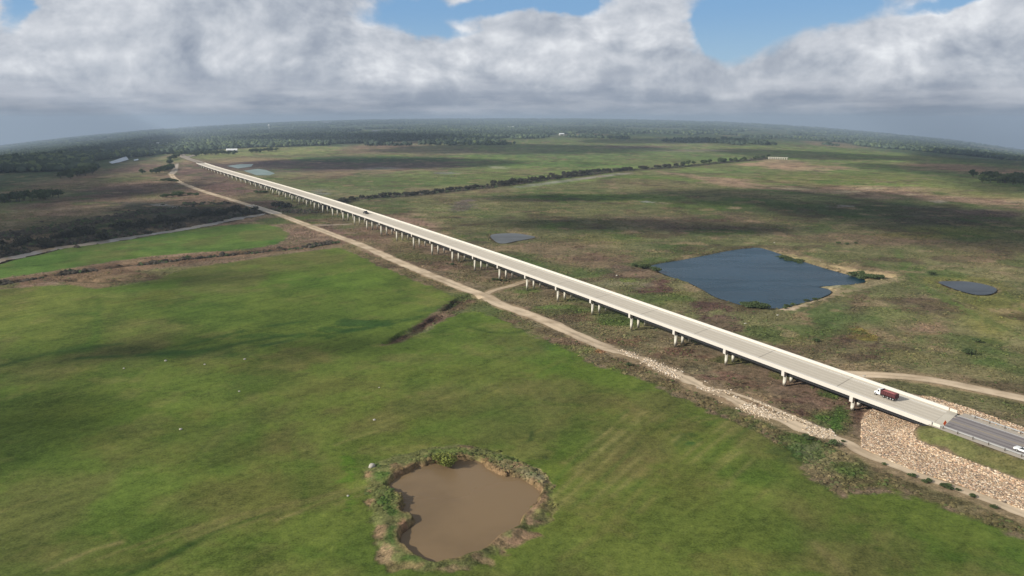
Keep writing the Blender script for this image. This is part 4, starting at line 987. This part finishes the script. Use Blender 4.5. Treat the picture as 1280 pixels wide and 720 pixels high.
# ------------------------------------------------------------------ trees and bushes as things
def crown_mesh(name, rx, rz, zc, n, leaf, lobes=5, seed=1, mat='leaf'):
    g = np.random.default_rng(seed); L = [(0, 0, zc, rx, rz)]
    for k in range(lobes):
        a = g.random()*6.28; L.append((math.cos(a)*rx*.55, math.sin(a)*rx*.55, zc+(g.random()-.5)*rz*.9, rx*(.45+.25*g.random()), rz*(.4+.25*g.random())))
    V = []
    per = n//len(L)
    for cx, cy, cz, a, b in L:
        d = g.normal(size=(per, 3)); d /= np.linalg.norm(d, axis=1)[:, None]; rr = g.random((per, 1))**.35
        V.append(np.array([cx, cy, cz])+d*rr*np.array([a, a, b]))
    C = np.vstack(V); C = C[C[:, 2] > .05]; n = len(C)
    t1 = g.normal(size=(n, 3)); t1 /= np.linalg.norm(t1, axis=1)[:, None]; t2 = np.cross(t1, g.normal(size=(n, 3))); t2 /= np.linalg.norm(t2, axis=1)[:, None]
    s = leaf*(.6+.8*g.random((n, 1)))
    Q = np.stack([C-t1*s-t2*s*.6, C+t1*s-t2*s*.6, C+t1*s*.7+t2*s, C-t1*s*.7+t2*s*.8], 1).reshape(-1, 3)
    me = mesh_from(name, Q, np.arange(len(Q)).reshape(-1, 4)); me.materials.append(M[mat]); return me
def trunk_mesh(name, h, r, seed):
    g = np.random.default_rng(seed); m = MB(); m.cyl((0, 0, -.6), (.1*h*(g.random()-.5), .1*h*(g.random()-.5), h*.55), r, r*.6, 7)
    for k in range(4):
        a = g.random()*6.28; m.cyl((0, 0, h*(.25+.08*k)), (math.cos(a)*h*.3, math.sin(a)*h*.3, h*(.6+.08*k)), r*.45, r*.18, 5)
    me = bpy.data.meshes.new(name); me.from_pydata(m.v, [], m.f); me.update(); me.materials.append(M['bark']); return me
KINDS = {}
for nm, h, r, leafm, cnt in (('green_tree', 9, 4.2, 'leaf', 460), ('bare_tree', 6.5, 3.6, 'leafdark', 330), ('bush', 2.3, 1.9, 'leaf', 700), ('spring_bush', 2.2, 1.6, 'leafbright', 1600)):
    KINDS[nm] = [(crown_mesh('crown', r*(1+.15*k), h*.38, h*.58, cnt, .22*r**.7*(.9 if h > 3 else .5 if cnt < 1000 else .32), 4+k, 11*k+len(nm), leafm), trunk_mesh('trunk', h, .05*h, k+5)) for k in range(3)]
def plant(kind, name, x, y, s, label, cat, group=None, sz=1.):
    z = float(ground_z(np.array([x]), np.array([y]))[0]); cm, tm = KINDS[kind][int(rng.integers(3))]
    e_ = empty(name, (x, y, z), float(rng.random()*6.28), label=label, cat=cat, group=group); e_.scale = (s, s, s*sz)
    c = bpy.data.objects.new('crown', cm); COL.objects.link(c); c.parent = e_
    t = bpy.data.objects.new('trunk', tm); COL.objects.link(t); t.parent = e_
    return e_
def row(kind, name, pts, n, spread, s0, s1, label, cat, group, sz=1.):
    P = smooth(at(pts), 4); q = along(P, n, spread)
    for x, y in q: plant(kind, name, x, y, s0+(s1-s0)*rng.random(), label, cat, group, sz)
row('bare_tree', 'bank_tree', [(-10,314),(40,306),(80,300),(120,293),(170,285),(220,277),(270,270),(312,263)], 95, 15, .4, 1.15, 'dark brushy tree on the shaded bank above the grey river', 'tree', 'dark trees along the river bank')
row('bare_tree', 'creek_tree', [(402,262),(430,252),(480,246),(520,243),(560,238.5),(620,232)], 120, 9, .35, .75, 'low brown tree in the brush line along the creek behind the bridge', 'tree', 'brown trees along the creek behind the bridge')
row('bare_tree', 'creek_tree', [(620,232),(680,224.5),(720,219),(760,214.5),(800,211.5),(850,208)], 140, 14, .5, 1.1, 'brown tree on the winding creek out on the plain', 'tree', 'brown trees along the far creek')
row('green_tree', 'creek_tree', [(850,208),(900,203),(940,200),(965,197)], 26, 12, .6, 1.0, 'small green tree where the creek meets the far trestle', 'tree', 'green trees near the trestle')
row('green_tree', 'green_tree', [(1219,221),(1232,222),(1243,225)], 12, 10, .8, 1.3, 'green tree in the upper clump at the right edge of the plain', 'tree', 'upper tree clump at right')
row('green_tree', 'green_tree', [(1228,229),(1245,229),(1262,226),(1275,230),(1290,232)], 30, 22, .8, 1.4, 'green tree in the broad clump at the right edge of the plain', 'tree', 'broad tree clump at right')
row('green_tree', 'green_tree', [(0,253),(20,251),(40,250),(55,246)], 22, 14, .7, 1.2, 'green tree in the short line at the far left', 'tree', 'tree line at far left')
row('green_tree', 'green_tree', [(175,218),(190,217),(205,215),(214,211)], 26, 7, .7, 1.1, 'green tree in the hedge beside the grey road stub', 'tree', 'hedge trees by the road stub')
row('green_tree', 'green_tree', [(240,195),(255,194),(270,192.5),(290,194)], 30, 16, .8, 1.3, 'green tree beside the far end of the bridge', 'tree', 'trees at the far bridge end')
row('green_tree', 'green_tree', [(312,192),(325,190),(345,189)], 22, 16, .8, 1.3, 'green tree beside the farm field beyond the bridge', 'tree', 'trees by the far farm field')
row('green_tree', 'green_tree', [(215,206),(220,199),(223,194)], 10, 10, .9, 1.4, 'green tree at the bend of the far road', 'tree', 'trees at the far road bend')
row('green_tree', 'green_tree', [(80,224),(100,219),(125,213)], 16, 20, .9, 1.4, 'dark green tree in front of the left woods', 'tree', 'trees before the left woods')
row('bush', 'bush', [(204,247),(216,245),(236,244),(252,245)], 14, 6, 1.0, 2.0, 'green bush below the bend of the dirt road', 'bush', 'bushes below the dirt road bend')
row('bush', 'bush', [(205,227),(212,226),(216,228)], 6, 5, 1.0, 1.8, 'green bush just left of the dirt road corner', 'bush', 'bushes left of the dirt road corner')
row('bare_tree', 'bank_tree', [(340,258),(350,259),(362,260)], 8, 5, .6, 1.0, 'dark tree on the creek bank between the two bridges', 'tree', 'dark trees between the bridges')
row('bush', 'bush', [(318,240.5),(326,241),(334,241.5)], 6, 4, .9, 1.4, 'green bush at the foot of the far piers', 'bush', 'bushes at the far piers')
row('bush', 'bush', [(930,383),(940,384.5),(952,385.3),(958,386)], 16, 1.6, .7, 1.2, 'dense green bush on the near shore of the blue pond', 'bush', 'bushes on the near shore of the blue pond')
row('bush', 'bush', [(976,319),(985,322),(998,326),(1004,328)], 14, 2.5, .8, 1.3, 'green bush on the far shore of the blue pond', 'bush', 'bushes on the far shore of the blue pond')
row('bush', 'bush', [(1066,343),(1080,347),(1090,349),(1100,348)], 14, 3.0, .8, 1.3, 'green bush at the right corner of the blue pond', 'bush', 'bushes at the right corner of the blue pond')
row('bush', 'bush', [(792,333),(800,334.5),(812,337),(822,341)], 10, 2.5, .7, 1.2, 'green bush at the left corner of the blue pond', 'bush', 'bushes at the left corner of the blue pond')
row('bush', 'bush', [(975,387),(990,382),(1010,377),(1028,371)], 10, 1.5, .4, .7, 'small bush on the sandy shore of the blue pond', 'bush', 'small bushes on the sandy shore')
for pts, n, lb, g in (([(560,330),(568,332)],4,'small bush at the foot of the sixth pier row','a'),([(618,350),(632,352)],5,'small bush at a pier beside the dirt spur','b')):
    row('bush', 'bush', pts, n, 1.5, .35, .6, lb, 'bush', lb.replace('small bush', 'small bushes'))
row('bush', 'bush', [(1100,580),(1120,590),(1180,608),(1240,632),(1262,640)], 12, 1.2, .2, .42, 'small dark bush beside the narrow track below the rock slope', 'bush', 'small bushes beside the narrow track')
row('bush', 'bush', [(1000,546),(1030,556),(1060,556)], 6, 2, .25, .5, 'small dark bush below the rubble heap', 'bush', 'small bushes below the rubble heap')
for x, y, s, lb in ((787,457.5,.5,'lone dark bush beside the rocky stretch of the track'),(1044,558,.7,'rounded dark bush under the end of the rubble heap'),(1020,427,.6,'single bush in the scrub right of the blue pond'),(1164,344,.9,'green bush left above the small oval pond'),
    (1220,428,.8,'green bush low in the right scrub'),(1210,443,.9,'wide green bush in the right scrub above the dirt road'),(1048,305,.7,'dark bush among the scrub beyond the blue pond'),(1058,306,.7,'second dark bush beyond the blue pond, right of its twin'),(1070,305,.6,'small dark bush farthest right beyond the blue pond')):
    P = at([(x, y)])[0]; plant('bush', 'bush', P[0], P[1], s, lb, 'bush')
P = at([(557, 578)])[0]; plant('spring_bush', 'bush', P[0], P[1], 1.7, 'yellow-green round bush standing in the edge of the muddy pond', 'bush', None, .85)
bpy.data.objects[COL.objects[-3].name].location.z = -.7

# ------------------------------------------------------------------ rocks
def rock(x, y, s, label, flat=.6, mat='rock', squ=1.):
    P = at([(x, y)])[0]; g = np.random.default_rng(int(x*7+y)); v, f = ICO_V, ICO_F
    # one subdivision for a chunky boulder
    V = list(map(tuple, v)); F = []; mid = {}
    def m(a, b):
        k = (min(a, b), max(a, b))
        if k not in mid: q = (np.array(V[a])+V[b])/2; q /= np.linalg.norm(q); mid[k] = len(V); V.append(tuple(q))
        return mid[k]
    for a, b, c in f:
        ab, bc, ca = m(a, b), m(b, c), m(c, a); F += [(a, ab, ca), (b, bc, ab), (c, ca, bc), (ab, bc, ca)]
    V = np.array(V)*(1+.28*(g.random((len(V), 1))-.5))*np.array([s*squ, s, s*flat])
    me = mesh_from('rock', V, np.array(F)); o = obj('rock', me, M[mat]); z = float(ground_z(P[:1], P[1:])[0]); o.location = (P[0], P[1], z+s*flat*.35)
    return tag(o, label, 'rock')
rock(465,585,0.83,'white boulder at the upper left rim of the muddy pond',.8)
rock(226,537,0.43,'white stone lying in the left of the green field, nearest the camera')
rock(207,451.5,0.49,'pale stone beside the dark swale, leftmost of the bright ones')
rock(306,449.5,0.46,'pale stone on the dark patch in the middle of the field')
rock(256,456,0.34,'dull small stone between the two bright ones in the field')
rock(155,461,0.34,'faint stone farthest left in the field')
rock(299,489.5,0.34,'small stone below the dark patch in the field')
rock(468,525,0.40,'white stone above and left of the muddy pond')
rock(474,484.5,0.29,'tiny stone in mid field above the muddy pond')
rock(771,345,0.52,'white block in the scrub between the bridge and the blue pond',.9)
rock(932,405,0.63,'pale flat boulder in the scrub below the blue pond',.5)
rock(972,394,0.52,'pale stone just below the sandy shore of the blue pond',.4)
rock(968,303.5,0.52,'white stone in the scrub above the blue pond')
rock(1025,327,0.52,'bright stone beside the bank of the blue pond')
rock(435,620,0.29,'tan stone in the grass left of the muddy pond')
rock(1080,470,0.52,'tan stone at the start of the curving dirt road',.4)

# ------------------------------------------------------------------ vehicles
def wheel(parent, x, y, r=.5, w=.28):
    t = MB().cyl((x, y-w/2, r), (x, y+w/2, r), r, n=16).build('wheel', M['tyre'], parent); MB().cyl((x, y-w/2-.012, r), (x, y+w/2+.012, r), r*.52, n=12).build('rim', M['steel'], t); return t
def deckpoint(px, py):
    z = 7.
    for _ in range(8):
        p = at_z(px, py, z); u, v = uv_of(p[0], p[1]); z = float(bz(np.array(u)))+SLAB if u > 0 else Z0+.004*float(u)+.0
    return p, z+.01, float(u), float(v)
# dump truck heading away along the far lane
p, z, u_, v_ = deckpoint(1108, 497)
tk = empty('dump_truck', (p[0], p[1], z), brot, label='white-cabbed truck with a dark red dump body driving away on the bridge', cat='truck')
MB().box(-4.4, 4.2, -.45, .45, .55, .85).build('chassis', M['black'], tk)
cb = MB(); cb.loft([[(2.3,-1.15,.7),(2.3,1.15,.7),(2.3,1.15,2.7),(2.3,-1.15,2.7)], [(2.5,-1.2,.7),(2.5,1.2,.7),(2.5,1.2,2.9),(2.5,-1.2,2.9)], [(3.4,-1.2,.7),(3.4,1.2,.7),(3.4,1.15,2.85),(3.4,-1.15,2.85)], [(3.9,-1.15,.7),(3.9,1.15,.7),(3.85,1.1,1.85),(3.85,-1.1,1.85)]])
cb.loft([[(3.86,-1.0,.7),(3.86,1.0,.7),(3.86,1.0,1.75),(3.86,-1.0,1.75)], [(5.0,-.9,.7),(5.0,.9,.7),(5.0,.85,1.55),(5.0,-.85,1.55)], [(5.2,-.8,.75),(5.2,.8,.75),(5.2,.75,1.4),(5.2,-.75,1.4)]])
cab = cb.build('cab', M['white'], tk)
MB().add([(3.44,-1.0,2.7),(3.44,1.0,2.7),(3.87,.95,1.92),(3.87,-.95,1.92)], [(0, 1, 2, 3)]).build('windscreen', M['glass'], cab)
for s in (-1, 1): MB().box(2.65, 3.4, s*1.19-.03, s*1.19+.03, 1.8, 2.55).build('side_window', M['glass'], cab); MB().box(5.1, 5.23, s*.65-.12, s*.65+.12, .95, 1.2).build('headlight', M['steel'], cab); MB().cyl((2.15, s*1.0, .9), (2.15, s*1.0, 3.2), .09).build('exhaust_stack', M['steel'], tk)
db = MB(); db.loft([[(-4.5,-1.0,.98),(-4.5,1.0,.98),(-4.5,1.27,1.4),(-4.5,1.27,2.55),(-4.5,-1.27,2.55),(-4.5,-1.27,1.4)], [(1.9,-1.0,.98),(1.9,1.0,.98),(1.9,1.27,1.4),(1.9,1.27,2.55),(1.9,-1.27,2.55),(1.9,-1.27,1.4)]])
body = db.build('dump_body', M['red'], tk)
rr_ = MB().box(-4.55, 1.95, -1.33, -1.18, 2.5, 2.72); rr_.box(-4.55, 1.95, 1.18, 1.33, 2.5, 2.72); rr_.box(-4.6, -4.4, -1.3, 1.3, 1.0, 2.75); rr_.box(1.8, 2.0, -1.3, 1.3, 1.0, 2.95)
for k in range(7): rr_.box(-4.2+k*.98, -4.08+k*.98, -1.34, -1.26, 1.35, 2.6); rr_.box(-4.2+k*.98, -4.08+k*.98, 1.26, 1.34, 1.35, 2.6)
rr_.build('body_rail', M['darkred'], body)
hp = MB(); hp.loft([[(-4.3,-1.1,2.552),(-4.3,1.1,2.552),(1.7,1.1,2.552),(1.7,-1.1,2.552)], [(-3.6,-.6,2.8),(-3.6,.6,2.8),(1.0,.6,2.8),(1.0,-.6,2.8)], [(-2.6,-.2,2.9),(-2.6,.2,2.9),(0,.2,2.9),(0,-.2,2.9)]]); hp.build('load', M['load'], body)
for x in (4.3, .6, -1.3, -2.6, -3.7):
    for s in (-1, 1): wheel(tk, x, s*1.05, .52, .34)
tk.scale = (.68, .68, .72)
# dark pickup far along the bridge
def car(name, px, py, paint, label, cat, heading, pickup=False):
    p, z, _, _ = deckpoint(px, py); e_ = empty(name, (p[0], p[1], z), heading, label=label, cat=cat)
    b = MB(); b.box(-2.7, 2.7, -.95, .95, .42, .98, .04, .07)
    bd = b.build('body', paint, e_)
    if pickup:
        c = MB(); c.loft([[(-.5,-.86,.97),(-.5,.86,.97),(1.5,.86,.97),(1.5,-.86,.97)], [(-.4,-.74,1.72),(-.4,.74,1.72),(.8,.74,1.72),(.8,-.74,1.72)]]); c.build('cab', paint, e_)
        MB().box(-2.55, -.6, -.78, .78, .983, 1.02).build('bed', M['tyre'], e_)
        w = MB(); w.add([(1.45,-.8,1.05),(1.45,.8,1.05),(.87,.7,1.66),(.87,-.7,1.66)], [(0,1,2,3)]); w.build('windscreen', M['glass'], e_)
    else:
        c = MB(); c.loft([[(-2.1,-.84,.97),(-2.1,.84,.97),(1.3,.84,.97),(1.3,-.84,.97)], [(-1.5,-.7,1.5),(-1.5,.7,1.5),(.4,.7,1.5),(.4,-.7,1.5)]]); c.build('cabin', M['glass'], e_)
        MB().box(-1.45, .35, -.66, .66, 1.502, 1.56, .06).build('roof', paint, e_)
    for s in (-1, 1):
        MB().box(2.66, 2.72, s*.65-.15, s*.65+.15, .65, .8).build('headlight', M['steel'], bd)
        for x in (-1.7, 1.7): wheel(e_, x, s*.86, .36, .24)
    return e_
c_ = car('pickup_truck', 457.3, 267.2, M['black'], 'small dark pickup truck far along the bridge deck', 'truck', brot, True); c_.scale = (1.25, 1.25, 1.25)
car('car', 1281, 566, M['white'], 'white car on the grey highway at the right edge', 'car', brot).scale = (.85, .85, .85)
# orange sign on a stand
p, z, _, _ = deckpoint(1180.5, 534)
sg = empty('road_sign', (p[0], p[1], z), 0, label='orange diamond work sign on a low stand on the asphalt by the bridge end', cat='sign')
fw = math.atan2(-p[1], -p[0])
sg.rotation_euler = (0, 0, brot+math.pi); sg.scale = (.75, .75, .75)
r_ = 1.0
pn = MB(); pn.loft([[(.0, -r_, 1.5), (.0, 0, 1.5-r_), (.0, r_, 1.5), (.0, 0, 1.5+r_)], [(.03, -r_, 1.5), (.03, 0, 1.5-r_), (.03, r_, 1.5), (.03, 0, 1.5+r_)]]); pn.build('sign_panel', M['orange'], sg)
MB().box(-.06, -.01, -.03, .03, .05, 2.2).build('post', M['black'], sg)
for a in (0.6, 2.5, 3.8, 5.6): MB().cyl((-.03, 0, .35), (math.cos(a)*.9-.03, math.sin(a)*.9, .02), .03, n=6).build('leg', M['black'], sg)

# ------------------------------------------------------------------ far buildings, tower, trestle
def house(px, py, w, d, h, label, cat='building', roof='roof', wall='wall', rot=.2, name='farm_building', peak=.35):
    P = at([(px, py)])[0]; z = float(base_z(P[:1], P[1:])[0]); e_ = empty(name, (P[0], P[1], z), rot, label=label, cat=cat)
    MB().box(-w/2, w/2, -d/2, d/2, -1, h).build('wall', M[wall], e_)
    r = MB(); k = d*peak
    r.loft([[(-w/2-.6, -d/2-.6, h+.01), (-w/2-.6, d/2+.6, h+.01), (-w/2-.6, 0, h+k)], [(w/2+.6, -d/2-.6, h+.01), (w/2+.6, d/2+.6, h+.01), (w/2+.6, 0, h+k)]]); r.build('roof', M[roof], e_)
    MB().box(-w*.1, w*.1, -d/2-.05, -d/2+.02, 0, h*.7).build('door', M['glass'], e_)
    for x in (-w*.32, w*.32): MB().box(x-1, x+1, -d/2-.05, -d/2+.02, h*.4, h*.75).build('window', M['glass'], e_)
    return e_
house(281, 184.5, 34, 18, 5, 'grey-roofed farmhouse in the pale field beyond the bridge', 'house')
house(290, 189.8, 26, 12, 4, 'long white shed below the grey-roofed farmhouse', roof='white')
house(203, 182.5, 40, 20, 6, 'pale building at the edge of the left woods', roof='white')
house(702, 169.2, 24, 14, 6, 'tiny white house at the end of the woods on the plain', roof='white', name='far_house')
house(638.5, 160.5, 50, 20, 8, 'tiny white building within the middle woods', roof='white', name='far_house')
house(470, 166, 50, 24, 7, 'pale roof among the middle woods, nearer one', roof='roof', name='far_house')
house(408, 154.5, 110, 50, 10, 'very far pale building left of the middle', roof='roof', name='far_house')
P = at([(336.5, 162)])[0]; z = float(base_z(P[:1], P[1:])[0])
wt = empty('water_tower', (P[0], P[1], z), 0, label='tiny white water tower rising above the left woods', cat='water tower')
m = MB(); m.loft([[(r_*math.cos(t), r_*math.sin(t), zz) for t in (i*math.pi/8 for i in range(16))] for r_, zz in ((3, 30), (8, 33), (10.5, 37), (10.5, 40), (8, 44), (3, 47))]); m.build('tank', M['white'], wt, True)
MB().cyl((0, 0, 0), (0, 0, 30.5), 3, 2.2, 12).build('stem', M['white'], wt)
A = at([(960, 198.6)])[0]; Bp = at([(985, 199.4)])[0]; dd = Bp-A; L = float(np.hypot(*dd))
tr = empty('trestle', (A[0], A[1], float(base_z(A[:1], A[1:])[0])), math.atan2(dd[1], dd[0]), label='small pale trestle bridge out on the plain at the end of the creek', cat='bridge')
MB().box(0, L, -2.5, 2.5, 3.4, 3.9).build('deck', M['column'], tr)
for k in range(9): MB().box(L*(k+.5)/9-.7, L*(k+.5)/9+.7, -2.2, 2.2, -2, 3.39).build('pier', M['column'], tr)

# ------------------------------------------------------------------ clouds overhead that shade parts of the plain
def cloud_material():
    m = bpy.data.materials.new('cloud'); m.use_nodes = True; nt = m.node_tree; nt.nodes.clear()
    tcx = nt.nodes.new('ShaderNodeTexCoord'); ln = nt.nodes.new('ShaderNodeVectorMath'); ln.operation = 'MULTIPLY'; ln.inputs[1].default_value = (1, 1, 0)
    nt.links.new(tcx.outputs['Object'], ln.inputs[0]); l2 = nt.nodes.new('ShaderNodeVectorMath'); l2.operation = 'LENGTH'; nt.links.new(ln.outputs[0], l2.inputs[0])
    r = X(nt, l2.outputs['Value']); geo = nt.nodes.new('ShaderNodeNewGeometry')
    nz = noise(nt, geo.outputs['Position'], .0065, 5, .6)
    a = 1-(r+(nz-.5)*1.1).step(.5, 1.0)
    d = nt.nodes.new('ShaderNodeBsdfDiffuse'); d.inputs[0].default_value = (.85, .86, .88, 1); t = nt.nodes.new('ShaderNodeBsdfTransparent')
    mx = nt.nodes.new('ShaderNodeMixShader'); nt.links.new(((a*1.2).min(.9)).s, mx.inputs[0]); nt.links.new(t.outputs[0], mx.inputs[1]); nt.links.new(d.outputs[0], mx.inputs[2])
    o = nt.nodes.new('ShaderNodeOutputMaterial'); nt.links.new(mx.outputs[0], o.inputs[0]); return m
CM = cloud_material()
cme = None
def cloud(x, y, rx, ry, alt=None, rot=0.):
    """a shallow cloud whose shadow falls on the oval seen at (x, y)"""
    global cme
    t = np.linspace(0, 2*np.pi, 9)[:-1]; c_, s_ = math.cos(rot), math.sin(rot)
    E_ = at(np.stack([x+rx*np.cos(t)*c_-ry*np.sin(t)*s_, y+rx*np.cos(t)*s_+ry*np.sin(t)*c_], 1)); C = E_.mean(0)
    cov = np.cov((E_-C).T); w, v = np.linalg.eigh(cov); a = np.sqrt(w*2)
    alt = max(1400., .34*float(np.hypot(*C))); off = np.array([sdir.x, sdir.y])*alt/sdir.z
    if cme is None:
        V = []; F = []; n = 20
        for k, (q, zz) in enumerate(((0.001, -1), (.5, -.9), (.85, -.5), (1, 0), (.85, .5), (.5, .9), (.001, 1))):
            V += [(q*math.cos(2*math.pi*i/n), q*math.sin(2*math.pi*i/n), zz) for i in range(n)]
        for k in range(6):
            for i in range(n): j = (i+1) % n; F.append((k*n+i, k*n+j, k*n+n+j, k*n+n+i))
        cme = bpy.data.meshes.new('cloud'); cme.from_pydata(V, [], F); cme.update(); cme.materials.append(CM)
    o = bpy.data.objects.new('cloud', cme); COL.objects.link(o); o.location = (C[0]+off[0], C[1]+off[1], alt)
    o.rotation_euler = (0, 0, math.atan2(v[1, 1], v[0, 1])); o.scale = (a[1]*1.4, a[0]*1.5, min(60, a[0]*.4))
    tag(o, 'shallow cloud floating above the plain', None, 'clouds overhead', 'structure')
for q in ((920,246,100,7,1500,.05),(1080,258,120,15,1500,.12),(1210,280,110,18,1500,.15),(480,204,120,5),(650,186,130,4.5),(830,176,70,2.5),(1010,193,90,3.,1500,.05),(1140,212,60,3,1500,.1),(760,281,140,6,1500,.02),(700,247,90,3),
          (180,273,140,15,1500,-.12),(150,240,90,5,1500,-.1),(420,432,66,12),(170,438,110,9,1500,-.1),(10,530,60,34),(440,174,120,3.5),(90,196,120,7,1500,-.2),(1240,200,90,4,1500,.1),(900,286,90,5),(1100,352,1,1)[:0] or (230,350,50,7)):
    cloud(*q)

# ------------------------------------------------------------------ haze
hm = bpy.data.materials.new('haze'); hm.use_nodes = True; nt = hm.node_tree; nt.nodes.clear()
pv = nt.nodes.new('ShaderNodeVolumePrincipled'); pv.inputs['Color'].default_value = (.45, .55, .70, 1); pv.inputs['Density'].default_value = 1.05e-4; pv.inputs['Anisotropy'].default_value = .1
ho = nt.nodes.new('ShaderNodeOutputMaterial'); nt.links.new(pv.outputs[0], ho.inputs['Volume'])
b_ = MB().box(-27500, 27500, -27500, 27500, -1400, 140); hz_o = b_.build('haze', hm); tag(hz_o, 'thin blue-grey haze over the distant plain', None, None, 'stuff')
